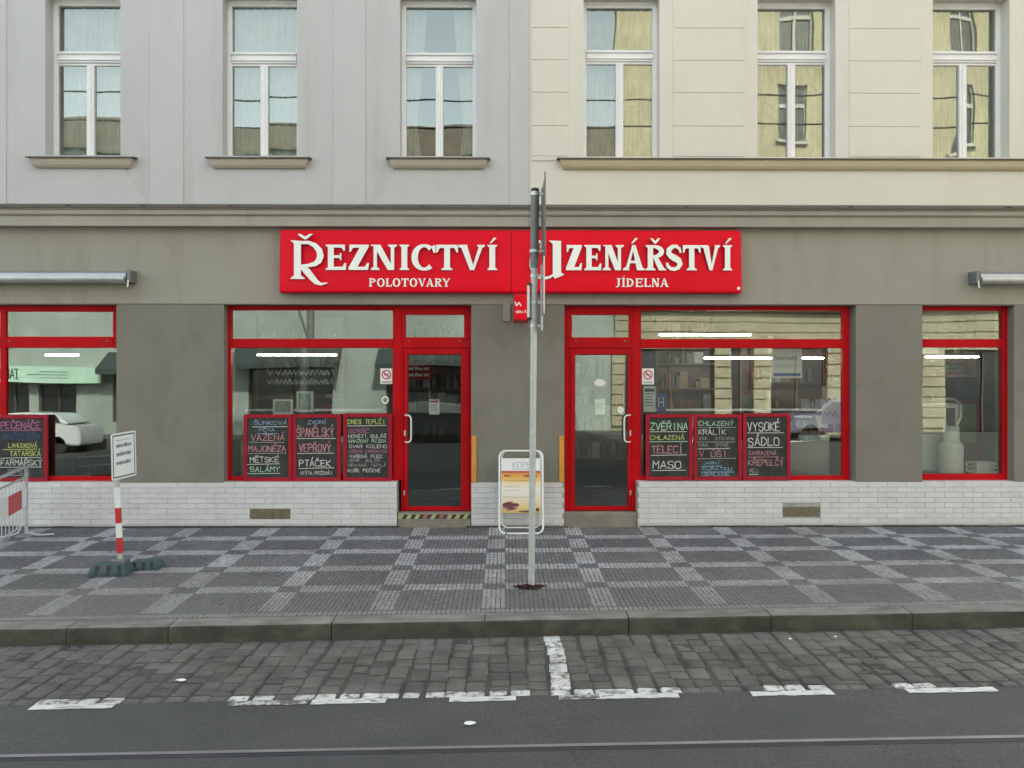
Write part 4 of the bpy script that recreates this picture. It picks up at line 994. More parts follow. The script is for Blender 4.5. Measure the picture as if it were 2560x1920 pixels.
board(1734,1854,1036,1201,[('CHLAZENÝ','g',.03,.90,.06,.13,(.03,.95,'d')),('KRÁLÍK','w',.03,.72,.20,.28,None),('VAK. STEHNA','d',.02,.92,.325,.375,(.0,.93,'d')),('VAK. DÝNĚ','d',.03,.78,.435,.49,(.02,.8,'w')),('V ÚŠI','p',.04,.76,.57,.66,(.02,.95,'d')),('JARNÍ','b',.13,.57,.745,.79,(.1,.6,'b')),('KUŘÁTKU','b',.12,.86,.84,.89,(.1,.9,'b')),('OBALENÉ','b',.12,.80,.925,.985,None)],
      'red framed chalkboard with CHLAZENÝ KRÁLÍK, middle of three right of the right door', 6)
board(1857,1976,1034,1201,[('VYSOKÉ','w',.02,.85,.09,.23,(.02,.93,'w')),('SÁDLO','w',.04,.83,.35,.48,(.02,.90,'w')),('ZAMRAZENÁ','p',.04,.75,.575,.635,(.04,.8,'p')),('KŘEPELČÍ','p',.04,.93,.72,.81,None),('VEJ.','d',.06,.34,.87,.93,(.06,.3,'w'))],
      'red framed chalkboard with large VYSOKÉ SÁDLO, right of three at the right window', 7)

# ------------------------------------------------------------------ street sign pole
PX0, PY0 = X(1328.5,-2.8), -2.8; pz0 = zwalk(PX0,PY0)
PX1 = X(1337.5,-2.8); pz1 = Z(472,-2.8)
sp = empty('street_sign_pole', 'slim galvanised sign pole in front of the red sign, its plates seen edge-on', 'sign pole', loc=(PX0,PY0,pz0))
def pt(z): t = (z-pz0)/(pz1-pz0); return (PX0+(PX1-PX0)*t, PY0, z)
zj = Z(666,-2.8)
auto_smooth(pp(MB().tube([pt(pz0-.1),pt(zj)],0.0295,16), 'pole', GALV, sp))
auto_smooth(pp(MB().tube([pt(zj-.01),pt(pz1-.03)],0.038,16), 'sleeve', DGREY, sp))
auto_smooth(pp(MB().tube([pt(pz1-.055),pt(pz1-.028)],0.043,16), 'collar', ALU, sp))
auto_smooth(pp(MB().tube([pt(pz1-.03),pt(pz1),pt(pz1+.008)],[0.039,0.036,0.02],16), 'cap', BLACK, sp))
for v, r in ((628,.046),(690,.036),(756,.036),(815,.037),(486,.044)):
    z = Z(v,-2.8); p = pt(z); mb = MB().tube([(p[0],p[1],z-.013),(p[0],p[1],z+.013)], r, 14); mb.box(p[0]+.02,p[0]+.082,PY0-.012,PY0+.012,z-.011,z+.011)
    auto_smooth(pp(mb, 'clamp', ALU, sp))
for v0, v1, hw, m, xo in ((450,648,.30,DGREY,.083),(652,790,.30,ALU,.080),(792,827,.12,ALU,.075)):
    z1, z0 = Z(v0,-2.8), Z(v1,-2.8); xp = pt((z0+z1)/2)[0]+xo
    mb = MB().box(xp,xp+.003,PY0-hw,PY0+hw,z0,z1)
    mb.box(xp-.010,xp,PY0-hw,PY0-hw+.012,z0,z1).box(xp-.010,xp,PY0+hw-.012,PY0+hw,z0,z1)
    pp(mb, 'sign_plate', m, sp)
z1, z0 = Z(714,-2.8), Z(794,-2.8); xp = pt(z0)[0]-.048
pp(MB().box(xp-.012,xp+.008,PY0-.04,PY0+.04,z0,z1), 'reflector_strip', WPL, sp)
pp(MB().box(xp-.014,xp+.02,PY0-.042,PY0+.042,z1,z1+.02).box(xp-.014,xp+.02,PY0-.042,PY0+.042,z0-.02,z0), 'end_clip', BLACK, sp)
z1, z0 = Z(602,-2.8), Z(622,-2.8); xp = pt(z0)[0]+.05
pp(MB().box(xp,xp+.014,PY0-.015,PY0+.015,z0,z1), 'bolt', WPL, sp)
# broken earth at the foot of the pole
mb = MB(); r_ = random.Random(4)
for i in range(420):
    a = r_.uniform(0,2*math.pi); q = r_.random()**0.6; rx = (0.135+.03*math.sin(a*3)+.02*math.sin(a*7))*q; ry = (0.085+.015*math.sin(a*5))*q; x = PX0-.02+rx*math.cos(a); y = PY0-.02+ry*math.sin(a)
    s = r_.uniform(.006,.018); z = zwalk(x,y)+ .018*(1-q) + r_.uniform(-.002,.008)
    vs_ = [(x+s*r_.uniform(-1,1), y+s*r_.uniform(-1,1), z+s*r_.uniform(-.5,.9)) for _ in range(4)]
    mb.add(vs_, [(0,1,2),(0,2,3),(0,3,1),(1,3,2)])
tag(mb.build('loose_soil', SOIL), kind='stuff')

# ------------------------------------------------------------------ sandwich board
sb = empty('sandwich_board', 'white tube framed pavement sign with a food poster between the two doors', 'pavement sign', loc=(X(1303,-.4),-.4,0))
sa, sb_ = X(1248.5,-.33), X(1357,-.33); 
def loop(x0, x1, zb, zt, r, yb, yt, n=6):
    pts = []
    for cx, cz, a0 in ((x1-r,zt-r,0),(x0+r,zt-r,90),(x0+r,zb+r,180),(x1-r,zb+r,270)):
        for i in range(n+1): a = R(a0+90*i/n); pts.append((cx+r*math.cos(a), cz+r*math.sin(a)))
    return [(x, yb+(yt-yb)*(z-zb)/(zt-zb), z) for x, z in pts]
zb_, zt_ = Z(1334,-.42), Z(1127,-.24)
auto_smooth(pp(MB().tube(loop(sa,sb_,zb_,zt_,.075,-.42,-.25),.012,10,closed=True), 'front_frame', WPL, sb))
auto_smooth(pp(MB().tube(loop(sa+.03,sb_-.02,Z(1319,-.06),zt_-.005,.075,-.06,-.215),.011,10,closed=True), 'rear_frame', WPL, sb))
yy = lambda z: -.42+.17*(z-zb_)/(zt_-zb_)
zp1, zp0 = Z(1146,-.28), Z(1282,-.37); pa, pb = sa+.025, sb_-.028; OFF = .012
def ppl(x, z, d): return (x, yy(z)-OFF-d, z)
mb = MB(); 
mb.add([(pa,yy(zp0)-OFF,zp0),(pb,yy(zp0)-OFF,zp0),(pb,yy(zp1)-OFF,zp1),(pa,yy(zp1)-OFF,zp1),(pa,yy(zp0)+.006,zp0),(pb,yy(zp0)+.006,zp0),(pb,yy(zp1)+.006,zp1),(pa,yy(zp1)+.006,zp1)],[(0,1,2,3),(7,6,5,4),(0,4,5,1),(3,2,6,7),(0,3,7,4),(1,5,6,2)])
def poster_mat():
    m = bpy.data.materials.new('food_poster_print'); m.use_nodes = True; N = m.node_tree.nodes; L = m.node_tree.links; b = N['Principled BSDF']; b.inputs['Roughness'].default_value = .35
    g_ = N.new('ShaderNodeNewGeometry'); s = N.new('ShaderNodeSeparateXYZ'); L.new(g_.outputs['Position'], s.inputs[0])
    mr = N.new('ShaderNodeMapRange'); mr.inputs[1].default_value = zp0; mr.inputs[2].default_value = zp1; L.new(s.outputs[2], mr.inputs[0])
    cr = N.new('ShaderNodeValToRGB'); e = cr.color_ramp.elements
    e[0].position = 0; e[0].color = (.50,.36,.10,1); e[1].position = 1; e[1].color = (.70,.70,.72,1)
    for p, c in ((.10,(.62,.48,.20,1)),(.24,(.66,.58,.42,1)),(.42,(.72,.68,.62,1)),(.55,(.70,.58,.38,1)),(.64,(.68,.36,.07,1)),(.72,(.66,.24,.05,1)),(.745,(.40,.05,.02,1)),(.765,(.45,.08,.03,1)),(.775,(.70,.70,.72,1))):
        q = e.new(p); q.color = c
    L.new(mr.outputs[0], cr.inputs[0]); L.new(cr.outputs[0], b.inputs['Base Color']); return m
pp(mb, 'poster', poster_mat(), sb)
DB = mat('print_dark_red', (.10,.025,.03), .5, .4, 60); PK = mat('print_pink', (.45,.18,.18), .5, .3, 60); GY = mat('print_grey', (.30,.30,.32), .5, .1, 40); YW = mat('print_ochre', (.55,.33,.03), .5, .2, 60)
mb = MB(); hz = zp1-zp0; wx = pb-pa; rng = random.Random(8)
strokes(mb, 'KOPR', pa+wx*.28, pa+wx*.78, zp0+hz*.84, zp0+hz*.93, ppl, .006, .2, 2, rng)
scribble(mb, pa+wx*.28, pa+wx*.76, zp0+hz*.80, zp0+hz*.815, ppl, .003, 2, rng)
strokes(mb, 'MENU', pa+wx*.58, pa+wx*.94, zp0+hz*.66, zp0+hz*.72, ppl, .006, .2, 0, rng) if False else scribble(mb, pa+wx*.58, pa+wx*.94, zp0+hz*.655, zp0+hz*.71, ppl, .008, 0, rng)
scribble(mb, pa+wx*.07, pa+wx*.24, zp0+hz*.665, zp0+hz*.70, ppl, .008, 0, rng)
scribble(mb, pa+wx*.07, pa+wx*.92, zp0+hz*.575, zp0+hz*.61, ppl, .007, 3, rng)
pp(mb, 'poster_heading', [DB,PK,GY,YW], sb); mb = MB()
for q in (.47,.40,.28): scribble(mb, pa+wx*.05, pa+wx*(.5+.3*(q<.3)), zp0+hz*q, zp0+hz*(q+.02), ppl, .0028, 2, rng)
pp(mb, 'poster_text', [DB,PK,GY,YW], sb); mb = MB()
def blob(cx, cz, rx, rz, mi, d):
    n = 16; mb.add([ppl(cx+rx*math.cos(2*math.pi*k/n)*(1+.12*math.sin(k*2.3)), cz+rz*math.sin(2*math.pi*k/n)*(1+.15*math.cos(k*1.7)), d) for k in range(n)], [tuple(range(n))], mi)
blob(pa+wx*.22, zp0+hz*.12, wx*.20, hz*.085, 1, .0006); blob(pa+wx*.17, zp0+hz*.15, wx*.15, hz*.05, 0, .0009); blob(pa+wx*.36, zp0+hz*.15, wx*.09, hz*.03, 0, .0011); blob(pa+wx*.25,zp0+hz*.085,wx*.10,hz*.025,0,.0012)
pp(mb, 'meat_picture', [DB,PK,GY,YW], sb); mb = MB()
blob(pa+wx*.65, zp0+hz*.03, wx*.22, hz*.018, 0, .0006); blob(pa+wx*.92, zp0+hz*.06, wx*.05, hz*.035, 0, .0006)
pp(mb, 'food_picture', [DB,PK,GY,YW], sb)
mb = MB()
for x in (sa+.08, sb_-.03): mb.box(x-.012,x+.012,-.435,-.405,zb_-.028,zb_+.006)
pp(mb, 'foot', BLACK, sb)

# ------------------------------------------------------------------ temporary sign with rubber foot
TX, TY = X(302,-2.08), -2.08; tz = zwalk(TX,TY)
ts = empty('temporary_sign', 'white notice plate on a red and white banded post with a dark rubber foot', 'temporary sign', loc=(TX,TY,tz))
TX1 = X(292,-2.08); ztp = Z(1195,-2.08)
def tp(z): t = (z-tz)/(ztp-tz); return (TX+(TX1-TX)*t, TY, z)
zz = [Z(v,-2.08) for v in (1408,1380,1342,1306,1268,1217,1200)]
TR = mat('reflective_red', (.50,.02,.03), .4, .05, 5); TWm = mat('reflective_white', (.72,.76,.74), .4, .05, 5)
for a, b, m, nm in ((zz[0]-.03,zz[1],GALV,'post'),(zz[1],zz[2],TR,'red_band'),(zz[2],zz[3],TWm,'white_band'),(zz[3],zz[4],TR,'red_band'),(zz[4],zz[5],TWm,'white_band'),(zz[5],zz[6]+.35,GALV,'post')):
    auto_smooth(pp(MB().tube([tp(a),tp(b)], 0.030 if 'band' in nm else 0.024, 14), nm, m, ts))
ang = R(-50)
ux = Vector((math.cos(ang), math.sin(ang)*-1.0, 0)); ux = Vector((math.cos(R(73)), math.sin(R(73)), 0))   # plate's width direction: right edge farther away
nrm = Vector((math.sin(R(73)), -math.cos(R(73)), 0))
pc = Vector((X(300,-2.1), -2.08, (Z(1075,-2.08)+Z(1199,-2.08))/2)) + nrm*0.035
Wp, Hp = 0.33, 0.455; tl = 0.055
def plp(x, z, d): return tuple(pc + ux*(x + z*-0.03) + Vector((0,0,1))*(z + x*0.07) + nrm*d)
def plate(mb, w, h, d0, d1, mi=0, rr=0.02):
    pts = []
    for cx, cz, a0 in ((w/2-rr,h/2-rr,0),(-w/2+rr,h/2-rr,90),(-w/2+rr,-h/2+rr,180),(w/2-rr,-h/2+rr,270)):
        for i in range(4): a = R(a0+30*i); pts.append((cx+rr*math.cos(a), cz+rr*math.sin(a)))
    n = len(pts); vs_ = [plp(x,z,d1) for x, z in pts]+[plp(x,z,d0) for x, z in pts]
    mb.add(vs_, [tuple(range(n)), tuple(range(2*n-1,n-1,-1))]+[(i,i+n,(i+1)%n+n,(i+1)%n) for i in range(n)], mi)
mb = MB(); plate(mb, Wp, Hp, -.002, .001); p_ = pp(mb, 'plate', TWm, ts)
mb = MB()
for x0, x1, z0, z1 in ((-Wp/2+.018,Wp/2-.018,Hp/2-.030,Hp/2-.018),(-Wp/2+.018,Wp/2-.018,-Hp/2+.018,-Hp/2+.030),(-Wp/2+.018,-Wp/2+.028,-Hp/2+.03,Hp/2-.03),(Wp/2-.028,Wp/2-.018,-Hp/2+.03,Hp/2-.03)):
    mb.quad(plp(x0,z0,.0018),plp(x1,z0,.0018),plp(x1,z1,.0018),plp(x0,z1,.0018))
PV = mat('print_navy', (.03,.035,.07), .5, .1, 5); pp(mb, 'border', PV, ts)
mb = MB(); rng = random.Random(3)
plq = lambda x, z, d: plp(x, z, d+.0015); PGR = mat('print_mid_grey', (.22,.23,.26), .6, .1, 20)
for z in (.085,.0,-.085): 
    mb = MB(); scribble(mb, -.10, .10, z, z+.042, plq, .013, 0, rng); scribble(mb, -.095, .095, z+.004, z+.038, plq, .011, 0, rng); pp(mb, 'text_line', PGR, ts)
mb = MB(); scribble(mb, -.10, .10, .15, .165, plq, .003, 0, rng)
pp(mb, 'text_line', PGR, ts)
# rubber foot: two ribbed slabs, one in front and one behind
def slab(cx, cy, w, l, h, rot, nm, lab=None):
    mb = MB(); ca, sa_ = math.cos(rot), math.sin(rot); zb = zwalk(cx,cy)
    def tr(x, y, z): return (cx+x*ca-y*sa_, cy+x*sa_+y*ca, zb+z)
    ring0 = [(-w/2,-l/2),(w/2,-l/2),(w/2,l/2),(-w/2,l/2)]; k = .84
    vs_ = [tr(x,y,0) for x, y in ring0]+[tr(x,y,h*.35) for x, y in ring0]+[tr(x*k,y*.72,h) for x, y in ring0]
    fs = [(8,9,10,11)]+[(i,(i+1)%4,(i+1)%4+4,i+4) for i in range(4)]+[(i+4,(i+1)%4+4,(i+1)%4+8,i+8) for i in range(4)]
    mb.add(vs_, fs); o = pp(mb, nm, RUBBER, ts)
    bm = bmesh.new(); bm.from_mesh(o.data); bmesh.ops.bevel(bm, geom=bm.edges[:], offset=.008, segments=2, affect='EDGES'); bm.to_mesh(o.data); bm.free()
    for q in (-.30,0.02,.32):
        mb = MB(); x = w*q; hw = .018
        vs2 = [tr(x-hw,-l/2-.004,h*.12),(tr(x+hw,-l/2-.004,h*.12)),tr(x+hw-x*.12,-l/2*.78-.006,h*.98),tr(x-hw-x*.12,-l/2*.78-.006,h*.98)]
        mb.add(vs2, [(0,1,2,3)]); mb.build('foot_slot', BLACK, o)
slab(TX-.05, TY-.08, .36, .22, .11, .06, 'rubber_foot'); slab(TX+.19, TY+.15, .30, .22, .08, .05, 'rubber_foot')
pp(MB().cbox(TX-.07,TX+.07,TY-.07,TY+.05,tz+.09,tz+.135,.012), 'post_socket', DGREY, ts)

# ------------------------------------------------------------------ barrier on the left
ba = empty('crowd_barrier', 'light grey tubular street barrier with a red and white striped board at the left edge', 'barrier', loc=(-5.6,-1.2,0))
A0 = Vector((X(66,-.38),-.38,0)); B0 = Vector((X(0,-1.26),-1.26,0)); dv = (B0-A0).normalized(); LEN = 2.2
def bp(s, z, off=0.0):
    p = A0+dv*s; n = Vector((dv.y,-dv.x,0)); p = p+n*off; return (p.x,p.y,zwalk(p.x,min(p.y,0))+z)
BG = mat('galvanised_barrier', (.50,.53,.54), .4, .08, 8, metal=.4)
zt2 = 0.82
mb = MB(); auto_smooth(pp(MB().tube([bp(0,.02),bp(0,zt2-.06),bp(.02,zt2-.02),bp(.06,zt2),bp(LEN-.06,zt2),bp(LEN-.02,zt2-.02),bp(LEN,zt2-.06),bp(LEN,.02)],.019,10), 'frame', BG, ba))
auto_smooth(pp(MB().tube([bp(0,.14),bp(LEN,.14)],.012,8), 'lower_rail', BG, ba))
auto_smooth(pp(MB().tube([bp(0,.70),bp(LEN,.70)],.012,8), 'upper_rail', BG, ba))
for i in range(1,18): auto_smooth(pp(MB().tube([bp(LEN*i/18,.14),bp(LEN*i/18,.70)],.006,6), 'bar', BG, ba))
for s in (.12,LEN-.12):
    auto_smooth(pp(MB().tube([bp(s,.16),bp(s,.05,.05),bp(s,.015,.16),bp(s,.015,.33)],.013,8), 'foot', BG, ba))
    auto_smooth(pp(MB().tube([bp(s,.16),bp(s,.05,-.05),bp(s,.015,-.16),bp(s,.015,-.33)],.013,8), 'foot', BG, ba))
def bq(mb, s0, s1, z0, z1, off, mi, sh=.0):
    mb.quad(bp(s0,z0,off),bp(s1,z0,off),bp(s1+sh,z1,off),bp(s0+sh,z1,off),mi)
mb = MB(); n = 9
for i, (s0, s1) in enumerate(((.08,.25),(.25,.72),(.72,1.2),(1.2,1.7),(1.7,2.12))):
    bq(mb, s0, s1, .36, .58, -.024, i % 2); bq(mb, s1, s0, .36, .58, -.020, i % 2)
o = pp(mb, 'striped_board', [TWm,TR], ba)

# ------------------------------------------------------------------ small litter
for x, y, r, lab in ((X(1175,-5.3),-5.42,.035,'flattened pale scrap of paper on the asphalt in front of the sign pole'),(X(409,-4.9),-4.62,.036,'white paper scrap lying on the cobbles at the left'),(X(1977,-4),-3.98,.016,'left white speck of litter on the cobbles below the kerb at the right'),(X(2096,-4),-3.95,.014,'right white speck of litter on the cobbles below the kerb at the right')):
    mb = MB(); n = 9; rr = random.Random(int(x*100)); z0 = zroad(x)+.007
    vs_ = [(x+r*math.cos(2*math.pi*k/n)*rr.uniform(.7,1.3), y+r*.75*math.sin(2*math.pi*k/n)*rr.uniform(.7,1.2), z0+rr.uniform(0,.004)) for k in range(n)]+[(x,y,z0+.01),(x,y,z0-.004)]
    mb.add(vs_, [(k,(k+1)%n,n) for k in range(n)]+[((k+1)%n,k,n+1) for k in range(n)]); tag(mb.build('paper_scrap', PAPER), lab, 'litter')

# ------------------------------------------------------------------ things inside the shops
def tube_light(x0, x1, y, z, lab, slope=0):
    t = empty('ceiling_light', lab, 'ceiling light', 'fluorescent lights in the shops', loc=(x0,y,z))
    pp(MB().box(x0,x1,y-.03,y+.03,z+.012,z+.03), 'housing', DGREY, t)
    auto_smooth(pp(MB().tube([(x0+.02,y,z),(x1-.02,y,z)],.010,8), 'tube', TUBE, t))
tube_light(X(640,1.6),X(845,1.6),1.6,Z(884,1.6)-.02,'long lit fluorescent tube inside the left shop window')
tube_light(X(1645,1.3),X(1880,1.3),1.3,Z(837,1.3),'long lit fluorescent tube behind the upper pane of the right shop window')
tube_light(X(1757,2.2),X(2070,2.2),2.2,Z(895,2.2),'long lit fluorescent tube deeper inside behind the right shop window')
tube_light(X(2310,2.0),X(2450,2.0),2.0,Z(892,2.0),'lit fluorescent tube inside the far right window')
tube_light(X(110,1.8),X(200,1.8),1.8,Z(888,1.8),'short lit fluorescent tube inside the far left window')
mw = empty('wall_menu', 'dark board with two rows of white handwriting inside the left shop', 'menu board', loc=(X(750,1.2),1.2,2.2))
pp(MB().box(X(655,1.2),X(845,1.2),1.2,1.24,Z(985,1.2),Z(918,1.2)), 'panel', SLATE, mw)
mb = MB(); pl = lambda x, z, d: (x, 1.199-d, z); rng = random.Random(6)
for v in (938,961): scribble(mb, X(668,1.2), X(838,1.2), Z(v,1.2), Z(v-16,1.2), pl, .014, 0, rng); scribble(mb, X(672,1.2), X(832,1.2), Z(v,1.2), Z(v-13,1.2), pl, .010, 0, rng)
pp(mb, 'chalk_writing', CML[:1], mw)
PIC = mat('picture_print', (.30,.36,.30), .4, .4, 18)
for u0, u1, v0, v1, lab in ((683,733,998,1036,'white framed picture low inside the left shop window'),(742,784,978,1030,'taller pale framed picture inside the left shop window, right of the lower one')):
    t = empty('picture_frame', lab, 'picture', 'framed pictures in the left shop window', loc=(X(u0,.6),.6,1.2)); a, b, c, d = X(u0,.6),X(u1,.6),Z(v1,.6),Z(v0,.6)
    mb = MB(); f = .03; mb.cbox(a,a+f,.58,.62,c,d).cbox(b-f,b,.58,.62,c,d).cbox(a+f,b-f,.58,.62,c,c+f).cbox(a+f,b-f,.58,.62,d-f,d); pp(mb, 'frame', WPL, t); pp(MB().box(a+f-.004,b-f+.004,.60,.61,c+f-.004,d-f+.004), 'picture', PIC, t)
STN = mat('stainless_steel', (.55,.56,.55), .35, .05, 4, metal=.7)
for xa, xb, lab in ((X(600,2.2),X(950,2.2),'glass fronted meat counter inside the left shop'),(X(1620,2.6),X(2050,2.6),'glass fronted counter inside the right shop')):
    t = empty('display_counter', lab, 'counter', loc=(xa,2.4,Zd)); pp(MB().cbox(xa,xb,2.2,2.9,Zd,Zd+.75,.02), 'base', STN, t); pp(MB().box(xa+.02,xb-.02,2.35,2.9,Zd+1.2,Zd+1.22), 'shelf', WPL, t)
    pp(MB().quad((xa,2.22,Zd+.75),(xb,2.22,Zd+.75),(xb,2.36,Zd+1.2),(xa,2.36,Zd+1.2)), 'glass', GLASSS, t)
t = empty('poster', 'white poster with blue print hanging inside the right shop window', 'poster', loc=(X(1968,.5),.5,2)); a, b, c, d = X(1930,.5),X(2005,.5),Z(945,.5),Z(872,.5)
pp(MB().box(a,b,.5,.504,c,d), 'sheet', PAPER, t)
mb = MB(); pl = lambda x, z, dd: (x, .4985-dd, z); w, h = b-a, d-c
scribble(mb, a+w*.1, b-w*.1, c+h*.62, c+h*.78, pl, .008, 0, rng); scribble(mb, a+w*.1, b-w*.1, c+h*.36, c+h*.5, pl, .004, 0, rng); line(mb, a+w*.05, c+h*.12, b-w*.05, c+h*.12, pl, h*.1, 1)
pp(mb, 'print', [PBLK,PBLU], t)
t = empty('poster', 'small blue sign inside the right shop window next to the door', 'poster', loc=(X(1655,.4),.4,1.7)); a, b, c, d = X(1642,.4),X(1665,.4),Z(1030,.4),Z(985,.4)
pp(MB().box(a,b,.4,.404,c,d), 'sheet', PBLU, t); mb = MB(); pl = lambda x, z, dd: (x, .3985-dd, z); strokes(mb, 'H', a+.02, b-.02, c+.07, d-.05, pl, .012, .1, 0, rng); pp(mb, 'print', [PAPER], t)
GDS = [mat('goods_'+n, c, .5, .2, 12) for n, c in (('red',(.16,.03,.025)),('white',(.26,.25,.22)),('ochre',(.18,.12,.05)),('brown',(.09,.045,.03)),('grey',(.10,.10,.10)),('green',(.05,.07,.04)))]
WOODD = mat('dark_wood_shelf', (.10,.05,.03), .6, .2, 6)
def shelving(u0, u1, y, z0, z1, n, lab, seed):
    r = random.Random(seed); a, b = X(u0,y), X(u1,y); t = empty('shelving', lab, 'shelf', 'goods shelves inside the shops', loc=(a,y,z0))
    pp(MB().box(a,a+.03,y,y+.3,z0,z1).box(b-.03,b,y,y+.3,z0,z1).box(a+.03,b-.03,y+.28,y+.3,z0,z1), 'side_panel', WOODD, t)
    g_ = MB()
    for k in range(n):
        z = z0+(z1-z0)*k/n; pp(MB().box(a+.031,b-.031,y+.002,y+.279,z+.002,z+.025), 'shelf_board', WOODD, t); x = a+.05; hh = (z1-z0)/n
        while x < b-.12:
            w = r.uniform(.06,.18); q = r.random(); top = z+.03+hh*r.uniform(.25,.8)
            if q < .45: g_.box(x,x+w*.9,y+.03+r.uniform(0,.05),y+.2,z+.026,top,r.randrange(6))
            elif q < .85:
                rr_ = w*.4; cxx = x+w/2; g_.lathe([(rr_,z+.026),(rr_,z+.026+(top-z)*.62),(rr_*.4,z+.026+(top-z)*.8),(rr_*.4,top)], cxx, y+.12, 8, r.randrange(6))
            x += w
    o = pp(g_, 'goods', GDS, t); o['kind'] = 'stuff'
shelving(640,860,3.1,1.1,2.9,4,'dark shelves of goods on the back wall of the left shop',1)
shelving(1010,1165,3.4,.9,2.9,5,'tall goods shelf seen through the left door',2)
shelving(1640,1790,3.0,.9,2.9,5,'left goods shelf inside the right shop',3)
shelving(1850,2105,3.2,.9,2.7,4,'wide goods shelf deep inside the right shop',4)
shelving(2300,2440,2.4,1.9,2.9,3,'wall shelf of goods above the canister in the far right window',5)
shelving(1425,1580,3.6,.5,2.8,5,'goods shelf seen through the right door',6)
# hanging price signs
for u0, u1, v0, v1, y, m, lab in ((1010,1080,905,950,1.8,REDB,'red sign hanging inside behind the left door'),(2060,2105,880,935,1.0,REDB,'red and white price sign hanging at the right end of the right window'),(2055,2104,965,1060,.9,PAPER,'pale price list at the right end of the right window'),(2310,2420,905,935,1.5,GDS[2],'ochre picture board hanging in the far right window')):
    t = empty('hanging_sign', lab, 'sign', loc=(X(u0,y),y,Z(v0,y))); pp(MB().box(X(u0,y),X(u1,y),y,y+.01,Z(v1,y),Z(v0,y)), 'panel', m, t)
    mb = MB(); pl = lambda x, z, d, y=y: (x, y-.001-d, z); h = Z(v0,y)-Z(v1,y)
    for q in (.2,.55): scribble(mb, X(u0+6,y), X(u1-6,y), Z(v1,y)+h*q, Z(v1,y)+h*(q+.2), pl, .012, 0, random.Random(u0))
    o = pp(mb, 'lettering', LETT if m is not PAPER else PRED, t); o['kind'] = 'stuff'
# far right window: canister, machine and box on the sill
t = empty('metal_canister', 'pale metal canister with a curved neck inside the far right window', 'canister', loc=(X(2378,.5),.5,Zt)); cx = X(2378,.5); zq = Z(1183,.5)
auto_smooth(pp(MB().lathe([(.14,zq),(.145,zq+.01),(.145,zq+.36),(.13,zq+.39),(.10,zq+.42),(.10,zq+.60),(.085,zq+.62)], cx, .5, 24), 'body', WPL, t))
auto_smooth(pp(MB().tube([(cx+.05,.5,zq+.58),(cx+.13,.5,zq+.72),(cx+.13,.5,zq+.90),(cx+.03,.5,zq+.97),(cx-.25,.5,zq+.98)],.02,8), 'pipe', STN, t))
t = empty('machine', 'pale square machine with a dark drum behind the canister in the far right window', 'machine', loc=(X(2330,.8),.8,Zt))
pp(MB().cbox(X(2290,.8),X(2395,.8),.75,1.2,Z(1180,.8),Z(1010,.8),.03), 'housing', WPL, t); pp(MB().cbox(X(2300,.8),X(2382,.8),.735,.76,Z(1085,.8),Z(1020,.8),.01), 'window', DGREY, t)
t = empty('plastic_crate', 'small white crate on the sill of the far right window', 'crate', loc=(X(2465,.45),.45,Zt)); a, b = X(2430,.45),X(2493,.45); c = Z(1183,.45)
mb = MB(); 
for q in (0,.055,.11): mb.box(a,b,.35,.36,c+q,c+q+.03).box(a,b,.59,.60,c+q,c+q+.03).box(a,a+.01,.36,.59,c+q,c+q+.03).box(b-.01,b,.36,.59,c+q,c+q+.03)
for xx in (a,b-.02): mb.box(xx,xx+.02,.345,.365,c,c+.14).box(xx,xx+.02,.585,.605,c,c+.14)
mb.box(a+.01,b-.01,.36,.59,c,c+.01); pp(mb, 'body', WPL, t)
t = empty('wall_panel', 'dark red framed yellow-green panel inside the far right window', 'panel', loc=(X(2420,1.6),1.6,1)); a, b, c, d = X(2388,1.6),X(2452,1.6),Z(1180,1.6),Z(1000,1.6)
mb = MB(); f = .05; mb.box(a,a+f,1.6,1.66,c,d).box(b-f,b,1.6,1.66,c,d).box(a+f,b-f,1.6,1.66,d-f,d); pp(mb, 'frame', REDB, t); pp(MB().box(a+f,b-f,1.63,1.64,c+(d-c)*.4,d-f), 'panel', mat('green_panel', (.40,.45,.22), .6, .1, 5), t)

# ------------------------------------------------------------------ the other side of the street (seen in the glass)
YO = -21.5
PALE = mat('pale_render_far', (.30,.335,.30), .9, .12, .6, stain=((.20,.22,.19),(1,1,.3),.45,.7,.6)); CRM2 = mat('cream_render_far', (.34,.305,.215), .9, .1, .6, stain=((.24,.20,.12),(1,1,.3),.45,.7,.5)); DKG = mat('dark_shop_glass', (.02,.022,.025), .15, .3, 2); TRIM = mat('far_trim', (.36,.36,.33), .8, .05, 2)
def far_wall(root, xa, xb, z0, z1, holes, m):
    mb = grid_wall(MB(), [xa,xb]+[v for h in holes for v in h[:2]], [z0,z1]+[v for h in holes for v in h[2:]], rects_hole(holes), YO, YO-.5)
    # grid_wall faces -y first; this wall faces the camera's back, so flip is irrelevant for closed boxes
    return pp(mb, 'wall', m, root)
fa = empty('apartment_building', 'pale greenish building across the street, mirrored in the left windows', 'building', loc=(-12,YO,0))
fb = empty('apartment_building', 'cream building with banded piers across the street, mirrored in the right windows', 'building', loc=(14,YO,0))
XO = 4.4
holesA = [(-9.8,-6.6,-.05,2.6),(-20.1,-18.8,-.05,1.95),(-18.4,-16.9,.35,1.95),(-15.4,-12.0,.4,2.5),(-4.5,-1.3,-.05,2.7),(-.6,2.7,.3,2.6)]
holesA += [(x,x+1.2,z,z+1.9) for x in (-22,-19,-16,-13,-10,-7,-4,-1,2) for z in (5.2,8.2)]
far_wall(fa, -26, XO-.01, -1.5, 10.7, holesA, PALE)
pp(MB().prism_x([(YO+.3,10.71),(YO+.3,10.85),(YO-.6,12.2),(YO-9,12.6),(YO-10,10.71)], -26, XO-.01), 'roof', FLASH, fa)
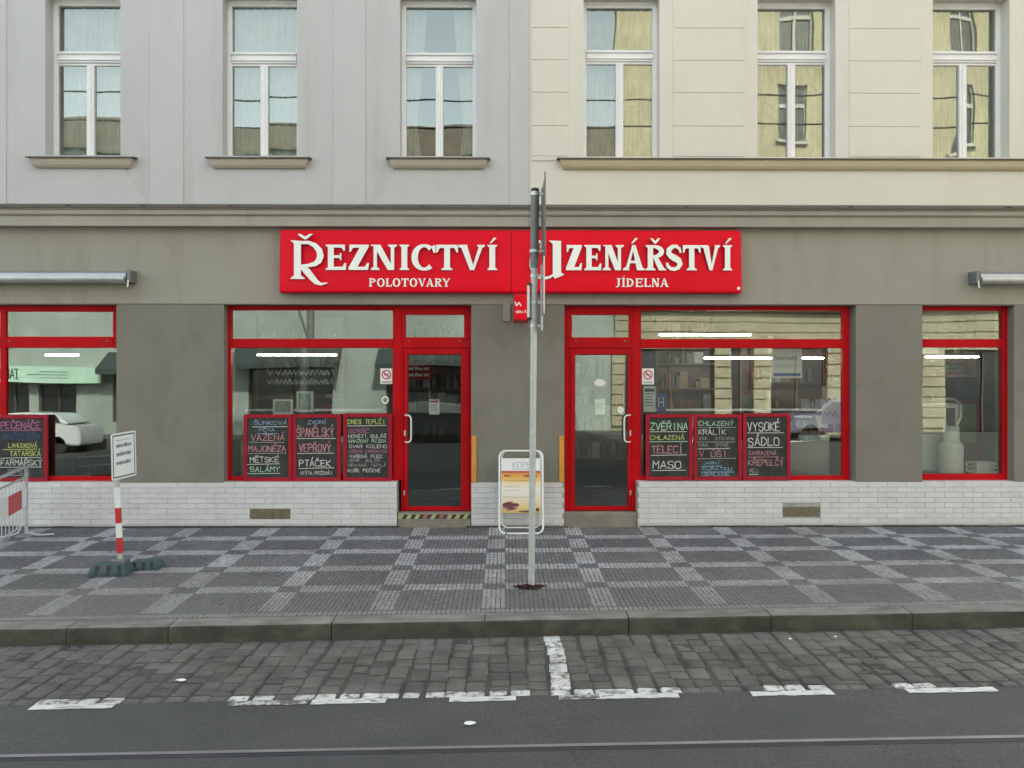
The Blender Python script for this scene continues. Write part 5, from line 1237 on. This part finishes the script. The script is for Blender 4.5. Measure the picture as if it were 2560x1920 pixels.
holesB = [(XO+.55,8.4,-.05,3.3),(9.1,9.95,-.05,3.3),(10.7,12.8,-.05,3.3),(13.5,16.5,-.05,3.3),(17.4,20.5,-.05,3.3)]
holesB += [(x-.65,x+.65,z,z+2.25) for x in (8.0,11.4,14.8,18.2,21.6) for z in (5.4,8.2,11.2,14.85)]
far_wall(fb, XO, 30, -1.5, 20.5, holesB, CRM2)
for z in [i*.42+.1 for i in range(8)]:
    for a, b in ((XO+.0,XO+.55),(8.4,9.1),(9.95,10.7),(12.8,13.5),(16.5,17.4)): pp(MB().box(a+.02,b-.02,YO,YO+.10,z+.03,z+.40), 'pier_block', CRM2, fb)
for z in (3.55,3.95,4.35): pp(MB().box(XO+.02,29.9,YO,YO+.06,z+.02,z+.38), 'wall_course', CRM2, fb)
pp(MB().prism_x([(YO,4.75),(YO+.4,4.85),(YO+.4,5.0),(YO,5.1)], XO+.02, 29.9), 'string_course', CRM2, fb)
WOODF = mat('brown_shop_frame', (.07,.045,.03), .6, .2, 3)
for root, hs in ((fa,holesA),(fb,holesB)):
    for a, b, c, d in hs:
        mb = MB().box(a,b,YO-.26,YO-.2,c,d); w = pp(mb, 'window', DKG, root)
        mb = MB(); f = .07; y0, y1 = YO-.2, YO-.14; mb.box(a,a+f,y0,y1,c,d).box(b-f,b,y0,y1,c,d).box(a+f,b-f,y0,y1,d-f,d).box((a+b)/2-.04,(a+b)/2+.04,y0,y1,c,d-f)
        if c > 5: mb.box(a+f,b-f,y0-.01,y1+.01,c+(d-c)*.62,c+(d-c)*.68); mb.box(a-.15,b+.15,YO,YO+.18,c-.14,c-.02)
        mb.build('window_frame', TRIM if c > 5 else WOODF, w)
# awning-like green board of the cafe opposite
GRB = mat('pale_green_board', (.42,.60,.47), .7, .04, 2)
t = empty('shop_sign', 'pale green cafe sign across the street, mirrored in the far left window', 'shop sign', loc=(-18,YO,2.4))
pp(MB().box(-21,-15.6,YO+.05,YO+.6,2.0,2.62), 'board', GRB, t)
mb = MB(); pl = lambda x, z, d: (-x, YO+.602+d*3, z)
strokes(mb, 'TAU-TAU', 18.8, 20.05, 2.12, 2.5, pl, .045, .1, 0, random.Random(1)); line(mb, 16.9, 2.31, 18.5, 2.31, pl, .025, 0); line(mb, 16.9, 2.42, 18.0, 2.42, pl, .025, 0); line(mb, 16.9, 2.20, 18.0, 2.20, pl, .025, 0)
pp(mb, 'lettering', PBLK, t)
AWD = mat('dark_awning_cloth', (.035,.045,.045), .8, .2, 3)
for xa, xb, lab, zt3 in ((-10.3,-6.2,'dark shop awning across the street in front of the wide dark shop opening',3.35),(-4.8,-.9,'dark shop awning across the street opposite the left door',3.3),(-15.6,-11.6,'dark shop awning across the street between the green sign and the wide opening',3.2)):
    t = empty('awning', lab, 'awning', 'dark awnings across the street', loc=(xa,YO,zt3)); pp(MB().prism_x([(YO+.01,zt3),(YO+1.1,zt3-.65),(YO+1.1,zt3-.85),(YO+1.08,zt3-.85),(YO+1.08,zt3-.68),(YO+.01,zt3-.06)], xa, xb), 'cloth', AWD, t)
    mb = MB(); [mb.tube([(x,YO+.02,zt3-.9),(x,YO+1.05,zt3-.68)],.015,6) for x in (xa+.2,)]; pp(mb, 'arm', DGREY, t)
t = empty('tram_pole', 'dark grey tram pole with a slanting bracket across the street', 'pole', loc=(-7.1,-18.9,-.1))
auto_smooth(pp(MB().tube([(-7.1,-18.9,-.1),(-7.1,-18.9,.6),(-7.1,-18.9,9)],[.22,.15,.11],14), 'shaft', DGREY, t)); pp(MB().tube([(-7.15,-18.9,3.2),(-7.9,-18.7,5.6)],.05,8), 'bracket', DGREY, t)
# tram wires along the street
for y, z, wl_lab in ((-6.5,7.25,'tram wire nearest the shop facade'),(-7.4,8.15,'middle and highest tram wire above the street'),(-9.5,7.3,'tram wire farthest from the shop facade')):
    tag(MB().tube([(-40,y,z+.3),(-12,y,z),(0,y,z-.08),(10,y,z),(40,y,z+.3)],.018,6).build('tram_wire', BLACK), wl_lab, 'wire', 'overhead tram wires')

# cars parked across the street, mirrored low in the shop windows
TYRE = mat('tyre_rubber', (.02,.02,.02), .8, .2, 8); CGL = mat('car_glass', (.015,.018,.02), .08, .1, 3)
def car(cx, cy, L, H, m, lab, van=False):
    zb = zroad(max(-20,min(20,cx)))+.0; t = empty('parked_car', lab, 'van' if van else 'car', 'cars parked across the street', loc=(cx,cy,zb))
    hw = .86; P0 = [(-L/2,.32),(-L/2-.02,.62),(-L/2+.1,.86),(-L*.26,.98),(L*.30,1.02),(L/2-.08,.92),(L/2,.65),(L/2-.03,.30)]
    def body(pr, ins, name, mm):
        n = len(pr); vs_ = []
        for s_, k in ((-1,.0),(-1,.06),(1,.06),(1,.0)):
            inset = (.06-k)
            for x, z in pr: vs_.append((cx+x*(1-inset*.25), cy+s_*(hw-(0 if inset == 0 else -.0)-(.0 if k else -.0)-(0.05 if k == .06 else 0)*0-ins(z)), zb+z))
        fs = [(i,(i+1)%n,(i+1)%n+n*3,i+n*3) for i in range(n)]+[tuple(range(n-1,-1,-1)),tuple(3*n+i for i in range(n))]
        mb = MB().add(vs_[:n]+vs_[3*n:], [(i,(i+1)%n,(i+1)%n+n,i+n) for i in range(n)]+[tuple(range(n-1,-1,-1)),tuple(n+i for i in range(n))])
        o = pp(mb, name, mm, t); bm = bmesh.new(); bm.from_mesh(o.data); bmesh.ops.recalc_face_normals(bm, faces=bm.faces); bmesh.ops.bevel(bm, geom=bm.edges[:], offset=.045, segments=2, affect='EDGES'); bm.to_mesh(o.data); bm.free(); auto_smooth(o, 50)
    body(P0, lambda z: 0, 'body', m)
    C0 = [(-L*.27,.97),(-L*.13,H-.04),(L*.02,H),(L*.28,H-.05),(L*.40,1.0)] if not van else [(-L*.36,.97),(-L*.26,H-.06),(-L*.1,H),(L*.46,H-.03),(L*.48,1.0)]
    body(C0, lambda z: .03+.22*max(0,(z-.97)/(H-.97)), 'cabin', m)
    for s_ in (-1,1):
        f = lambda z: cy+s_*(hw-.015-.22*max(0,(z-.97)/(H-.97)))
        for a, b in ((-.19,.03),(.05,.30)):
            z0, z1 = 1.05, H-.12; sh = .07*L if a < 0 else 0; sh2 = .05*L if b > .2 else 0
            pp(MB().quad((cx+a*L-(.03*L if a<0 else 0),f(z0)+s_*.004,zb+z0),(cx+b*L+sh2*.6,f(z0)+s_*.004,zb+z0),(cx+b*L-sh2*.3,f(z1)+s_*.012,zb+z1),(cx+a*L+sh,f(z1)+s_*.012,zb+z1)), 'side_window', CGL, t)
        for wx in (-.31,.31):
            n = 20; vs_ = []
            for yy_, r in ((hw-.18,.31),(hw-.02,.31),(hw+.0,.28),(hw+.0,.0001)):
                for k in range(n): a_ = 2*math.pi*k/n; vs_.append((cx+wx*L+r*math.cos(a_), cy+s_*yy_, zb+.31+r*math.sin(a_)))
            pp(MB().add(vs_, [(i*n+k,i*n+(k+1)%n,(i+1)*n+(k+1)%n,(i+1)*n+k) for i in range(3) for k in range(n)]), 'wheel', TYRE, t)
car(11.6,-17.4,4.2,1.45,mat('violet_car_paint', (.10,.085,.14), .25, .05, 2, coat=.6),'violet grey hatchback parked across the street, mirrored in the right shop window')
car(-2.6,-17.4,4.3,1.42,mat('dark_car_paint', (.03,.035,.04), .25, .05, 2, coat=.6),'dark saloon parked across the street, mirrored in the left door')
car(-16.2,-17.3,4.3,1.38,mat('white_car_paint', (.55,.56,.56), .3, .05, 2, coat=.5),'white car parked across the street, mirrored in the far left window')
